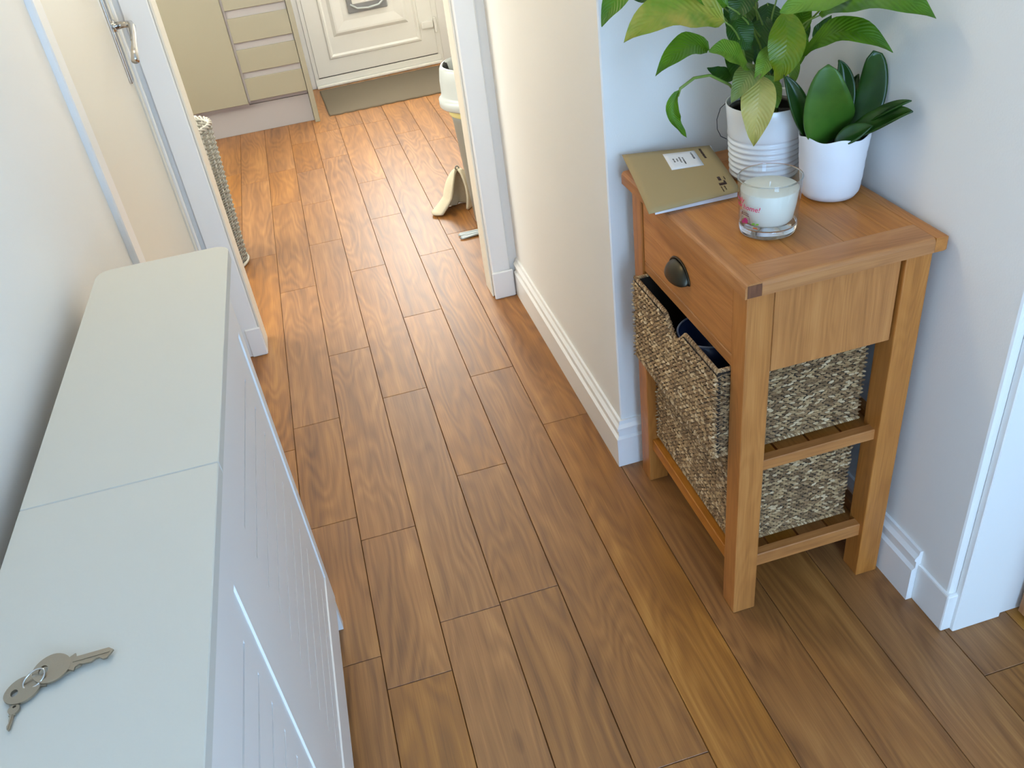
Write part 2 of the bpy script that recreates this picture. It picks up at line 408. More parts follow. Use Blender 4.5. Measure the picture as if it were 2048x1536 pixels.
# front wall behind the viewer with glazed front door
YF = -1.4
sbox('wall_front_left', XL-0.12, -0.05, YF-0.1, YF, 0, H, P)
sbox('wall_front_right', 0.95, 1.30, YF-0.1, YF, 0, H, P)
sbox('wall_front_side', 2.70, 3.1, YF-0.1, YF, 0, H, P)
sbox('wall_front_low', 1.30, 2.70, YF-0.1, YF, 0, 0.55, P)
sbox('wall_front_high', 1.30, 2.70, YF-0.1, YF, 2.15, H, P)
sbox('wall_front_over', -0.05, 0.95, YF-0.1, YF, 2.1, H, P)

def glazed(name, label, x0, x1, z0, z1, pane, frame=0.07, depth=0.05, bars=1):
    """window/door local frame: runs along local x, faces local -y; origin at its base"""
    t = thing(name, label, None, kind='structure')
    w = x1-x0
    box('frame', x0, x0+frame, 0, depth, z0, z1, MAT['upvc'], t, 0.004); box('frame', x1-frame, x1, 0, depth, z0, z1, MAT['upvc'], t, 0.004)
    box('frame', x0+frame, x1-frame, 0, depth, z0, z0+frame, MAT['upvc'], t, 0.004); box('frame', x0+frame, x1-frame, 0, depth, z1-frame, z1, MAT['upvc'], t, 0.004)
    for i in range(bars):
        xc = x0+w*(i+1)/(bars+1); box('mullion', xc-0.025, xc+0.025, 0, depth, z0+frame, z1-frame, MAT['upvc'], t, 0.004)
    e = [x0+frame]+[x0+w*(i+1)/(bars+1) for i in range(bars)]+[x1-frame]
    for i, (a, b) in enumerate(zip(e, e[1:])):
        box('pane', a+(0.025 if i else 0), b-(0.025 if i < bars else 0), depth*0.4, depth*0.6, z0+frame, z1-frame, pane, t)
    return t
w1 = glazed('window_1', 'white framed kitchen window above the worktop', -0.70, 0.70, 1.05, 2.15, emis('kitchen_daylight', *KITCHEN_WINDOW), bars=1)
w1.rotation_euler = (0, 0, math.radians(90)); w1.location = (KX0-0.02, 3.65, 0)
fd = glazed('door_4', 'white front door with tall frosted glazing behind the viewer', -0.15, 0.85, 0.0, 2.1, emis('front_daylight', *HALL_PANE), frame=0.14, bars=0)
fd.rotation_euler = (0, 0, math.pi); fd.location = (0.80, YF-0.03, 0)
w2 = glazed('window_2', 'wide white front window of the room on the right', -0.7, 0.7, 0.55, 2.15, emis('side_daylight', *SIDE_WINDOW), bars=1)
w2.rotation_euler = (0, 0, math.pi); w2.location = (2.0, YF-0.03, 0)

cl_ = thing('fill_lamp', 'added unseen fill lamp, round and frosted, on the hall ceiling', 'lamp', (-0.08, 2.0, H))  # invented fitting, gives the side walls extra warm light
lathe('rim', [(0.12, 0), (0.15, 0), (0.15, -0.025), (0.14, -0.03), (0.135, -0.02)], MAT['upvc'], cl_, 48)
lathe('diffuser', [(0.138, -0.015), (0.136, -0.04), (0.12, -0.065), (0.08, -0.085), (0.04, -0.092), (0.0005, -0.094)], emis('fill_lamp_glow', *FILL_LAMP), cl_, 48)

# ------------------------------------------------------------------ trims and baseboards
def skirt_profile(t=0.019, h=0.143):
    return [(0, 0), (t, 0), (t, h*.64), (t*.62, h*.68), (t*.62, h*.80), (t*.85, h*.83), (t*.85, h*.87), (t*.45, h*.93), (t*.35, h), (0, h)]
G = MAT['gloss']
pr = skirt_profile()
def skirt(name, fa, fb, label):
    bm = bmesh.new(); A = [bm.verts.new(fa(a, z)) for a, z in pr]; B = [bm.verts.new(fb(a, z)) for a, z in pr]; n = len(pr)
    for i in range(n): bm.faces.new((A[i], A[(i+1)%n], B[(i+1)%n], B[i]))
    for q in (A, B): bm.faces.new(q)
    me = finish(bm, name); return struct(put(name, me, G), label)
skirt('baseboard_partition', lambda a, z: (XP-a, YR-a, z), lambda a, z: (XP-a, YK-0.012, z), 'white moulded skirting along the cream partition wall')
skirt('baseboard_recess', lambda a, z: (XP-a, YR-a, z), lambda a, z: (XR-a, YR-a, z), 'white moulded skirting behind the oak side table')
skirt('baseboard_right', lambda a, z: (XR-a, YR-a, z), lambda a, z: (XR-a, 1.033, z), 'white moulded skirting beside the oak side table leg')
bm = bmesh.new(); bx(bm, XR-0.006, XR+0.03, 0.937, 1.034, 0, 0.106)
struct(put('trim_1', finish(bm, 'trim', False, 0.004, 2), G), 'plain white skirting block at the wall corner')
sbox('trim_2', XR+0.016, XR+0.128, 0.928, 0.945, 0, 2.05, G, 0.002)      # architrave face
sbox('trim_3', XR+0.128, XR+0.20, 0.935, 0.955, 0, 2.05, G, 0.002)       # door stop
# right edge oak door
t = thing('door_2', 'oak door edge standing open beyond the white frame at the right', None, (1.166, 0.884, 0), kind='structure')
for a in (0.0, 0.65): box('stile', a, a+0.11, 0, 0.04, 0.008, 2.0, MAT['oakdoor'], t, 0.002)
for z0, z1 in ((0.008, 0.2), (0.95, 1.1), (1.88, 2.0)): box('rail', 0.11, 0.65, 0.001, 0.039, z0, z1, MAT['oakx'], t, 0.002)
for z0, z1 in ((0.2, 0.95), (1.1, 1.88)): box('panel', 0.11, 0.65, 0.012, 0.028, z0, z1, MAT['oakdoor'], t)

# kitchen doorway linings
sbox('trim_4', -0.353, -0.345, YK-0.006, YK+0.106, 0, 2.02, MAT['cream'], 0.003)  # cream stands in for warm kitchen light on both linings
sbox('trim_5', 0.482, 0.49, YK+0.006, YK+0.106, 0, 2.02, MAT['cream'], 0.003)
sbox('trim_6', -0.428, -0.353, YK-0.012, YK, 0.0, 2.08, G, 0.003)          # left architrave
sbox('trim_7', 0.490, 0.558, YK-0.012, YK, 0.0, 2.08, G, 0.004)            # right architrave
sbox('trim_8', -0.40, -0.345, YK-0.020, YK-0.012, 0, 0.112, G, 0.004)      # skirting block left
sbox('trim_9', 0.487, 0.566, YK-0.022, YK-0.012, 0, 0.108, G, 0.004)       # skirting block right

# ------------------------------------------------------------------ cream side door in the left wall with lever handle
d3 = thing('door_3', 'cream painted flush door in the left wall beside the white cover', None, (XL, 1.87, 0), kind='structure')
CR = MAT['cream']
box('leaf', -0.045, -0.004, 0.065, 0.812, 0.008, 2.0, CR, d3, 0.002)
box('architrave', -0.004, 0.014, 0.0, 0.062, 0, 2.05, G, d3, 0.003)
box('door_stop', -0.05, 0.003, 0.815, 0.836, 0, 2.0, CR, d3, 0.003)
box('frame_edge', -0.05, 0.010, 0.838, 0.856, 0, 2.05, G, d3, 0.003)
box('lintel', -0.05, 0.008, 0.062, 0.83, 2.0, 2.05, G, d3, 0.003)
hp = box('handle_plate', -0.005, 0.004, 0.752, 0.792, 0.985, 1.215, MAT['chrome'], d3, 0.003, 2)
bm = bmesh.new()
tube_bm(bm, [(0.003, 0.775, 1.132), (0.035, 0.775, 1.132), (0.047, 0.770, 1.131), (0.052, 0.755, 1.127), (0.053, 0.72, 1.113), (0.052, 0.67, 1.090), (0.050, 0.63, 1.066)],
        [0.010, 0.009, 0.010, 0.0095, 0.008, 0.0085, 0.0105], 12)
put('lever', finish(bm, 'lever', True), MAT['chrome'], hp)
lathe('rose', [(0.0001, 0), (0.016, 0), (0.016, 0.006), (0.0001, 0.006)], MAT['chrome'], hp, 24)
rose = hp.children[-1]; rose.rotation_euler = (0, math.pi/2, 0); rose.location = (0.003, 0.775, 1.132)

# ------------------------------------------------------------------ kitchen back wall and back door (slightly out of square)
TH = 0.085
bd = thing('door_1', 'white back door with moulded lower panel beyond the doormat', None, (0.09, 6.045, 0), TH, kind='structure')
U = MAT['upvc']
# local: x along the wall, y outwards
box('frame', 0.0, 0.028, 0, 0.07, 0.0, 2.05, U, bd, 0.003); box('frame', 0.862, 0.90, 0, 0.07, 0.0, 2.05, U, bd, 0.003)
box('frame', 0.028, 0.862, 0, 0.07, 2.0, 2.05, U, bd, 0.003)
box('sill', 0.0, 0.885, -0.03, 0.075, 0.0, 0.018, U, bd, 0.004); box('sill_riser', 0.0, 0.885, -0.002, 0.075, 0.018, 0.058, U, bd, 0.003); box('sill_shadow_line', 0.026, 0.864, 0.006, 0.05, 0.056, 0.066, MAT['dark'], bd)  # last box is a dark strip painted as the shadow under the leaf
ZB = 1.22
lb = bmesh.new(); bx(lb, 0.026, 0.864, -0.004, 0.045, 0.064, ZB); leaf = put('leaf', finish(lb, 'leaf', False, 0.003), U, bd)
for a, b, z0, z1 in ((0.026, 0.16, ZB, 2.002), (0.73, 0.864, ZB, 2.002), (0.16, 0.73, 1.87, 2.002)): box('leaf_rail', a, b, -0.004, 0.045, z0, z1, U, bd, 0.003)
box('pane', 0.16, 0.73, 0.012, 0.03, ZB, 1.87, emis('back_daylight', *KITCHEN_DOOR_PANE), bd)
def ring_panel(name, x0, x1, z0, z1, w, h0, h1, m, parent):
    """raised picture-frame moulding with a sloped profile on the plane y=-0.004, standing proud towards -y"""
    bm = bmesh.new(); rings = []
    for ins, d in ((0, 0.0), (w*.25, h0), (w*.6, h1), (w, 0.0)):
        rings.append([bm.verts.new(p) for p in ((x0+ins, -0.004-d, z0+ins), (x1-ins, -0.004-d, z0+ins), (x1-ins, -0.004-d, z1-ins), (x0+ins, -0.004-d, z1-ins))])
    for A, B in zip(rings, rings[1:]):
        for i in range(4): bm.faces.new((A[i], A[(i+1)%4], B[(i+1)%4], B[i]))
    return put(name, finish(bm, name), m, parent)
ring_panel('moulding', 0.125, 0.765, 0.165, 0.86, 0.03, 0.010, 0.012, U, leaf)
# raised field: sloped out then flat
bm = bmesh.new(); rings = []
for ins, d in ((0, 0.0), (0.02, 0.014), (0.032, 0.014), (0.085, 0.004)):
    rings.append([bm.verts.new(p) for p in ((0.185+ins, -0.004-d, 0.30+ins), (0.695-ins, -0.004-d, 0.30+ins), (0.695-ins, -0.004-d, 0.79-ins), (0.185+ins, -0.004-d, 0.79-ins))])
for A, B in zip(rings, rings[1:]):
    for i in range(4): bm.faces.new((A[i], A[(i+1)%4], B[(i+1)%4], B[i]))
bm.faces.new(rings[-1]); put('raised_panel', finish(bm, 'raised_panel'), U, leaf)
cf = box('cat_flap', 0.31, 0.575, -0.022, -0.006, 0.42, 0.70, MAT['grey_flap'], bd, 0.008, 2)
box('flap', 0.345, 0.54, -0.026, -0.021, 0.475, 0.665, MAT['upvc'], cf, 0.004)
tube('flap_lip', [(0.33, -0.026, 0.475), (0.37, -0.034, 0.448), (0.442, -0.036, 0.440), (0.515, -0.034, 0.448), (0.555, -0.026, 0.475)], 0.007, MAT['binlid'], cf, 8)
hg = box('hinge', 0.775, 0.856, -0.024, -0.005, 0.235, 0.285, U, bd, 0.008, 2); box('hinge', 0.862, 0.882, -0.022, 0.0, 0.20, 0.30, U, bd, 0.006, 2)
ky = lambda x: 6.045+math.sin(TH)*(x-0.09)
# wall around the door
for nm, a, b, z0, z1 in (('wall_kitchen_back', -1.80, 0.0, 0, H), ('wall_kitchen_back_right', 0.90, 1.1, 0, H), ('wall_kitchen_back_over', 0.0, 0.90, 2.05, H)):
    o = sbox(nm, a, b, 0.005, 0.10, z0, z1, P); o.location = (0.09, 6.045, 0); o.rotation_euler = (0, 0, TH)

# ------------------------------------------------------------------ kitchen cabinets
YU = 5.32
CU = MAT['cream_unit']; GU = MAT['grey_unit']
cab = thing('base_cabinet', 'cream handleless kitchen cabinet with one tall door', 'cabinet', (-0.62, 5.6, 0))
L = lambda x: x+0.62
box('body', L(-0.95), L(-0.3255), YU+0.010-5.6, 5.90-5.6, 0.165, 0.865, GU, cab)
box('door', L(-0.945), L(-0.326), YU-0.012-5.6, YU+0.009-5.6, 0.180, 0.80, CU, cab, 0.002)
dr = thing('drawer_cabinet', 'cream handleless kitchen cabinet with a stack of drawers', 'cabinet', (-0.15, 5.6, 0))
L = lambda x: x+0.15
box('body', L(-0.3245), L(0.018), YU+0.04-5.6, 5.90-5.6, 0.165, 0.865, GU, dr)
for z0, z1 in ((0.190, 0.316), (0.350, 0.474), (0.512, 0.642), (0.684, 0.81)):
    f = box('drawer', L(-0.313), L(0.019), YU-5.6, YU+0.022-5.6, z0, z1, CU, dr, 0.002)
box('side_stile', L(-0.3248), L(-0.3132), YU+0.004-5.6, YU+0.04-5.6, 0.185, 0.82, GU, dr)
for z0, z1 in ((0.310, 0.356), (0.468, 0.518), (0.636, 0.69)):
    box('finger_channel', L(-0.313), L(0.017), YU+0.014-5.6, YU+0.04-5.6, z0, z1, GU, dr)
ep = base_origin(box('end_panel', 0.022, 0.052, YU-0.005, 5.98, 0, 0.865, CU, None, 0.002)); tag(ep, 'narrow cream end panel between drawers and back door frame', 'panel')
pl = base_origin(box('plinth', -0.95, 0.020, 5.365, 5.385, 0.0, 0.160, GU, None, 0.001)); tag(pl, 'cream plinth board painted grey for shade under the cream kitchen cabinets', 'plinth')  # same cream as the cabinets, its shade put into the grey
wt = base_origin(box('worktop', -0.96, 0.06, YU-0.03, 5.93, 0.866, 0.905, MAT['oakx'], None, 0.004, 2)); tag(wt, 'wooden worktop running over the cream kitchen cabinets', 'worktop')

# ------------------------------------------------------------------ doormat
bm = bmesh.new(); n = 60; rr = random.Random(3)
edge = []
for i in range(n+1):
    u = i/n; edge.append((0.115+u*0.80, 5.372+u*0.03+0.004*math.sin(u*62)+rr.uniform(-.002, .002)))
for i in range(21): edge.append((0.918+0.03*i/20, 5.41+0.60*i/20))
for i in range(n+1):
    u = 1-i/n; edge.append((0.10+u*0.83, 5.955+u*0.06+0.003*math.sin(u*55)))
for i in range(1, 20): edge.append((0.10+0.012*i/20, 5.955-0.58*i/20))
B = [bm.verts.new((x, y, 0.0006)) for x, y in edge]
cx = sum(x for x, y in edge)/len(edge); cy = sum(y for x, y in edge)/len(edge)
T1 = [bm.verts.new((x, y, 0.006)) for x, y in edge]
T2 = [bm.verts.new((cx+(x-cx)*.985, cy+(y-cy)*.98, 0.010)) for x, y in edge]
m_ = len(edge)
for A, D in ((B, T1), (T1, T2)):
    for i in range(m_): bm.faces.new((A[i], A[(i+1)%m_], D[(i+1)%m_], D[i]))
bm.faces.new(T2); bm.faces.new(B[::-1])
dm = base_origin(put('doormat', finish(bm, 'doormat'), MAT['mat'])); tag(dm, 'taupe pile doormat with a wavy front edge before the back door', 'doormat')

# ------------------------------------------------------------------ radiator cover
rc = thing('radiator_cover', 'white radiator cover with slotted panels along the left wall', 'radiator cover', (-0.213, 1.422, 0), -0.0133)
CV, CF = MAT['cover'], MAT['coverfront']
# local: x=0 front face, y=0 far end (negative towards the viewer)
def rounded_top(y0, y1, far):
    pts = []
    x0, x1 = -0.195, 0.024; r = 0.022
    if far:
        pts += [(x0, y0), (x1, y0)]
        pts += [(x1-r+r*math.cos(a), y1-r+r*math.sin(a)) for a in [math.pi/2*i/6 for i in range(7)]]
        pts += [(x0+r+r*math.cos(a), y1-r+r*math.sin(a)) for a in [math.pi/2+math.pi/2*i/6 for i in range(7)]]
    else: pts = [(x0, y0), (x1, y0), (x1, y1), (x0, y1)]
    return prism('top_board', pts, 'z', 0.937, 0.955, CV, rc, 0.0012)
rounded_top(-0.590, 0.024, True); rounded_top(-1.45, -0.5905, False)
box('end_panel', -0.185, -0.004, -0.018, 0.0, 0.0, 0.937, CF, rc)
box('end_panel', -0.185, -0.004, -1.43, -1.412, 0.0, 0.937, CF, rc)
zb0, zb1, zt0, zt1 = 0.085, 0.185, 0.815, 0.937
panels = [(-0.567, -0.032), (-1.187, -0.644)]
box('bottom_rail', -0.018, 0, -1.412, 0, zb0, zb1, CF, rc); box('top_rail', -0.018, 0, -1.412, 0, zt0, zt1, CF, rc)
box('stile', -0.018, 0, -0.032, 0, zb1, zt0, CF, rc); box('stile', -0.018, 0, -0.644, -0.567, zb1, zt0, CF, rc); box('stile', -0.018, 0, -1.412, -1.187, zb1, zt0, CF, rc)
box('foot', -0.018, -0.002, -0.022, 0, 0, zb0, CF, rc); box('foot', -0.018, -0.002, -1.43, -1.38, 0, zb0, CF, rc)
slotw = 0.0062; zs = [0.763-0.0595*i for i in range(10)]
slat_cache = {}
for (a, b), (s0, s1) in zip(panels, ((-0.487, -0.107), (-1.107, -0.687))):
    box('panel_margin', -0.018, -0.0032, a, s0, zb1, zt0, CF, rc); box('panel_margin', -0.018, -0.0032, s1, b, zb1, zt0, CF, rc)
    ed = [zt0]+zs+[zb1]
    for i in range(len(ed)-1):
        z1 = ed[i]-(slotw/2 if i else 0); z0 = ed[i+1]+(slotw/2 if i < len(ed)-2 else 0)
        key = (round(z1-z0, 4), s0)
        if key not in slat_cache:
            bm = bmesh.new(); bx(bm, -0.018, -0.0032, s0, s1, -(z1-z0)/2, (z1-z0)/2); slat_cache[key] = finish(bm, 'slat')
        o = put('slat', slat_cache[key], CF, rc); o.location = (0, 0, (z0+z1)/2)
    box('slot_shade', -0.040, -0.034, a, b, zb1-0.03, zt0+0.03, MAT['dark'], rc)  # dark sheet painted as the shade seen through the slots
# hot radiator behind the cover
rad = thing('radiator', 'white panel radiator hidden behind the slotted cover', 'radiator', (-0.40, 0.72, 0))
box('panel', 0.03, 0.06, -0.5, 0.5, 0.15, 0.75, G, rad, 0.006, 2)
for yy in (-0.45, 0.45): box('bracket', -0.049, 0.03, yy-0.015, yy+0.015, 0.3, 0.6, G, rad)

# ------------------------------------------------------------------ keys on the cover
ZT = 0.9556
kb = thing('key_bunch', 'bunch of worn metal keys lying on the white cover', 'keys', (-0.333, 0.580, ZT), 0.0)
def key_bm(bow, hole, blade, wid, teeth, thick=0.0022, seed=1):
    """key lying flat: bow centred at origin, blade towards +x"""
    bm = bmesh.new(); n = 32; z0, z1 = 0, thick
    out = []; inn = []
    for i in range(n):
        a = 2*math.pi*i/n
        rx = bow*(1.0+0.06*math.cos(2*a)); out.append((rx*math.cos(a), bow*0.98*math.sin(a)))
        inn.append((-bow*0.45+hole*math.cos(a)*0.8, hole*math.sin(a)))
    O0 = [bm.verts.new((x, y, z0)) for x, y in out]; O1 = [bm.verts.new((x, y, z1)) for x, y in out]
    I0 = [bm.verts.new((x, y, z0)) for x, y in inn]; I1 = [bm.verts.new((x, y, z1)) for x, y in inn]
    for i in range(n):
        j = (i+1) % n
        bm.faces.new((O1[i], O1[j], I1[j], I1[i])); bm.faces.new((O0[j], O0[i], I0[i], I0[j]))
        bm.faces.new((O0[i], O0[j], O1[j], O1[i])); bm.faces.new((I0[j], I0[i], I1[i], I1[j]))
    # blade: outline with teeth along the lower edge
    rr = random.Random(seed); x = bow*0.85; pts = [(x, wid*.55), (bow*1.25, wid*.9), (bow*1.3, wid*.5), (bow+blade-wid*.4, wid*.5), (bow+blade, wid*.15)]
    xs = [bow+blade-wid*.5-i*(blade*.72)/teeth for i in range(teeth)]
    for xx in xs: pts.append((xx, -wid*(0.25+rr.random()*.3)))
    pts += [(bow*1.3, -wid*.55), (bow*1.25, -wid*.9), (x, -wid*.55)]
    A = [bm.verts.new((px, py, z0+.0002)) for px, py in pts]; B = [bm.verts.new((px, py, z1-.0002)) for px, py in pts]
    bm.faces.new(A[::-1]); bm.faces.new(B)
    for i in range(len(pts)): bm.faces.new((A[i], A[(i+1)%len(pts)], B[(i+1)%len(pts)], B[i]))
    # milled groove as a raised rib
    bx(bm, bow*1.15, bow+blade-wid*.3, -wid*.02, wid*.14, z1-.0003, z1+.0004)
    return bm
def place_key(bmk, loc, rot, tilt=0.0):
    o = put('key', finish(bmk, 'key'), MAT['nickel'], kb); o.location = loc; o.rotation_euler = (tilt, tilt*0.3, rot); return o
place_key(key_bm(0.0155, 0.0052, 0.037, 0.0105, 8, seed=2), (-0.004, 0.003, 0.0036), 0.02, 0.06)
place_key(key_bm(0.0150, 0.0040, 0.038, 0.0095, 6, seed=5), (-0.027, -0.010, 0.0012), 0.26, -0.03)
place_key(key_bm(0.0050, 0.0016, 0.016, 0.0032, 4, seed=8), (-0.031, -0.0285, 0.0006), -1.62, 0.0)
ring = [(-0.0175+0.0095*math.cos(a), -0.004+0.0065*math.sin(a)+0.002*math.cos(a), 0.0058+0.0035*math.sin(a+.6)) for a in [2*math.pi*i/28 for i in range(28)]]
tube('ring', ring, 0.0009, MAT['chrome'], kb, 6, True)

# ------------------------------------------------------------------ oak side table
X0, X1, Y0, Y1, LW, ZU, ZTOP = 0.624, 0.974, 1.129, 1.648, 0.051, 0.805, 0.832
tb = thing('side_table', 'oak side table with one drawer and two seagrass baskets in the recess', 'side table', (X0, Y0, 0))
W_, D_ = X1-X0, Y1-Y0
oz, ox, oy = MAT['oakz'], MAT['oakx'], MAT['oaky']
for xx in (0, W_-LW):
    for yy in (0, D_-LW): box('leg', xx, xx+LW, yy, yy+LW, 0, ZU, oz, tb, 0.0025, 2)
# top: breadboard frame
tx0, tx1, ty0, ty1 = -0.012, W_+0.020, -0.014, D_+0.026
fr = 0.030
def top_piece(name, x0, x1, y0, y1, m): return box(name, x0, x1, y0, y1, ZU, ZTOP, m, tb, 0.0016, 2)
bm = bmesh.new(); bx(bm, tx0, tx0+fr, ty0, ty1, ZU, ZTOP)
def round_edges(bm, sel, off, segs=4):
    es = [e for e in bm.edges if sel((e.verts[0].co+e.verts[1].co)/2)]
    bmesh.ops.bevel(bm, geom=es, offset=off, segments=segs, affect='EDGES', profile=0.5)
round_edges(bm, lambda c: abs(c.x-tx0) < 1e-5 and c.z > ZTOP-1e-4, 0.009)
o = put('top_edge_board', finish(bm, 'b', False), oy, tb)
bm = bmesh.new(); bx(bm, tx1-fr, tx1, ty0, ty1, ZU, ZTOP); round_edges(bm, lambda c: abs(c.x-tx1) < 1e-5 and (c.z > ZTOP-1e-4 or abs(c.y-ty0) < 1e-4), 0.012)
put('top_edge_board', finish(bm, 'b', False), oy, tb)
sr = 0.062
for a, b, n_ in ((ty0, ty0+sr, 0), (ty1-sr, ty1, 1)):
    bm = bmesh.new(); bx(bm, tx0+fr+0.0004, tx1-fr-0.0004, a, b, ZU, ZTOP)
    yy = a if n_ == 0 else b
    round_edges(bm, lambda c: abs(c.y-yy) < 1e-5 and c.z > ZTOP-1e-4, 0.008)
    put('top_end_board', finish(bm, 'b', False), ox, tb)
xs = [tx0+fr, 0.115, 0.205, 0.29, tx1-fr]
for a, b in zip(xs, xs[1:]): box('top_plank', a+.0003, b-.0003, ty0+sr+.0004, ty1-sr-.0004, ZU+0.002, ZTOP-0.0002, oy, tb)
bm = bmesh.new(); bx(bm, tx0+0.004, tx0+fr-0.0003, ty0-0.0006, ty0+0.0005, ZU+0.001, ZTOP-0.003); put('end_grain', finish(bm, 'eg', False, 0.0), MAT['oakend'], tb)
# aprons and sides
side = box('side_panel', LW+0.0045, W_-LW-0.0045, 0.007, 0.024, 0.628, ZU, oz, tb, 0.001)
box('side_panel', LW+0.002, W_-LW-0.002, D_-0.024, D_-0.007, 0.628, ZU, oz, tb, 0.001)
box('back_panel', W_-0.024, W_-0.008, LW, D_-LW, 0.628, ZU, oy, tb)
box('drawer_rail', 0.004, 0.03, LW, D_-LW, 0.623, 0.648, oy, tb, 0.0015)
drw = box('drawer', 0.003, 0.024, LW+0.0035, D_-LW-0.0035, 0.651, ZU-0.0045, oy, tb, 0.0012)
box('drawer_box', 0.026, W_-0.03, LW+0.004, D_-LW-0.004, 0.651, ZU-0.006, MAT['dark'], tb)  # dark colour paints the shade seen in the drawer gaps
# cup pull: quarter shell with flange
bm = bmesh.new(); hy, hz = D_/2+0.018, 0.705; wy, hh, dp = 0.045, 0.034, 0.024
nu, nv = 20, 9; grid = []
for j in range(nv):
    ph = math.pi/2*j/(nv-1); row = []
    for i in range(nu+1):
        th = math.pi*i/nu
        row.append(bm.verts.new((0.0025-dp*math.sin(ph)*(math.sin(th)**.6 if math.sin(th) > 0 else 0), hy-wy*math.cos(th), hz+hh*math.sin(th)*math.cos(ph*0.995)-0.006*math.sin(ph)*math.sin(th))))
    grid.append(row)
for j in range(nv-1):
    for i in range(nu): bm.faces.new((grid[j][i], grid[j][i+1], grid[j+1][i+1], grid[j+1][i]))
bmesh.ops.remove_doubles(bm, verts=bm.verts[:], dist=1e-5)
hd = put('cup_handle', finish(bm, 'cup', True), MAT['bronze'], drw); hd['label'] = 'dark bronze cup pull'
sm = hd.modifiers.new('thick', 'SOLIDIFY'); sm.thickness = 0.0018
fl = [(0.0015, hy-(wy+.002)*math.cos(math.pi*i/20), hz+(hh+.002)*math.sin(math.pi*i/20)) for i in range(21)]
tube('handle_flange', fl, 0.0022, MAT['bronze'], hd, 6)
# rails and shelves
for z0, z1, nm in ((0.386, 0.412, 'shelf_rail'), (0.116, 0.150, 'bottom_rail')):
    for y_ in (0.012, D_-0.034): box(nm, LW-0.004, W_-LW+0.004, y_, y_+0.022, z0, z1, ox, tb, 0.002)
    box(nm, 0.010 if nm == 'bottom_rail' else 0.016, 0.032, LW-.004, D_-LW+.004, z0-(0.012 if nm == 'bottom_rail' else 0), z1-(0.012 if nm == 'bottom_rail' else 0), oy, tb, 0.002)
    box(nm, W_-0.032, W_-0.012, LW-.004, D_-LW+.004, z0, z1, oy, tb, 0.002)
    for i in range(4):
        a = 0.034+i*0.071; box('shelf_slat', a, a+0.066, 0.034, D_-0.034, z0+0.004, z0+0.016, oy, tb)

# ------------------------------------------------------------------ seagrass baskets
def add_stitch(V, Fc, c, u, v, n, ln, wd, th):
    b = len(V)
    V.append(c-u*ln/2)
    for s in (-0.22, 0.22):
        for q, r in ((v*wd/2, 0), (n*th, 0), (-v*wd/2, 0), (-n*th*.4, 0)): V.append(c+u*ln*s+q)
    V.append(c+u*ln/2)
    for k in range(4):
        j = (k+1) % 4
        Fc.append((b, b+1+j, b+1+k)); Fc.append((b+1+k, b+1+j, b+5+j, b+5+k)); Fc.append((b+9, b+5+k, b+5+j))
def weave_face(V, Fc, o, U_, V_, n, w, h, rnd, skip=None, du=0.0125, dv=0.0052):
    rows = int(h/dv); cols = int(w/du)
    for r in range(rows):
        for c in range(cols+1):
            x = (c+(0.5 if r % 2 else 0))*du+rnd.uniform(-.0012, .0012); y = (r+.5)*dv+rnd.uniform(-.0006, .0006)
            if x > w or (skip and skip(x, y)): continue
            a = (0.22 if r % 2 else -0.22)+rnd.uniform(-.22, .22)
            uu = U_*math.cos(a)+V_*math.sin(a); vv = -U_*math.sin(a)+V_*math.cos(a)
            add_stitch(V, Fc, o+U_*x+V_*y+n*rnd.uniform(0, .0012), uu, vv, n, rnd.uniform(.0125, .0165), rnd.uniform(.0042, .0056), rnd.uniform(.0026, .004))
def border(V, Fc, pts, rnd, wd=0.0085, step=0.0042, lean=0.9):
    pts = [Vector(p) for p in pts]
    for A, B in zip(pts, pts[1:]):
        d = B-A; L_ = d.length; d.normalize(); s = 0
        side_ = d.cross(Vector((0, 0, 1)));  side_ = side_.normalized() if side_.length > .1 else Vector((1, 0, 0))
        while s < L_:
            c = A+d*s; upv = side_.cross(d)
            for k in range(3):
                ang = -0.9+0.9*k; q = side_*math.sin(ang)*wd*.5+upv*math.cos(ang)*wd*.45
                tng = (side_*math.cos(ang)-upv*math.sin(ang)); uu = (tng*lean+d*.55).normalized(); nn = q.normalized(); vv = nn.cross(uu)
                add_stitch(V, Fc, c+q*.8, uu, vv, nn, wd*1.05, step*1.1, .0018)
            s += step
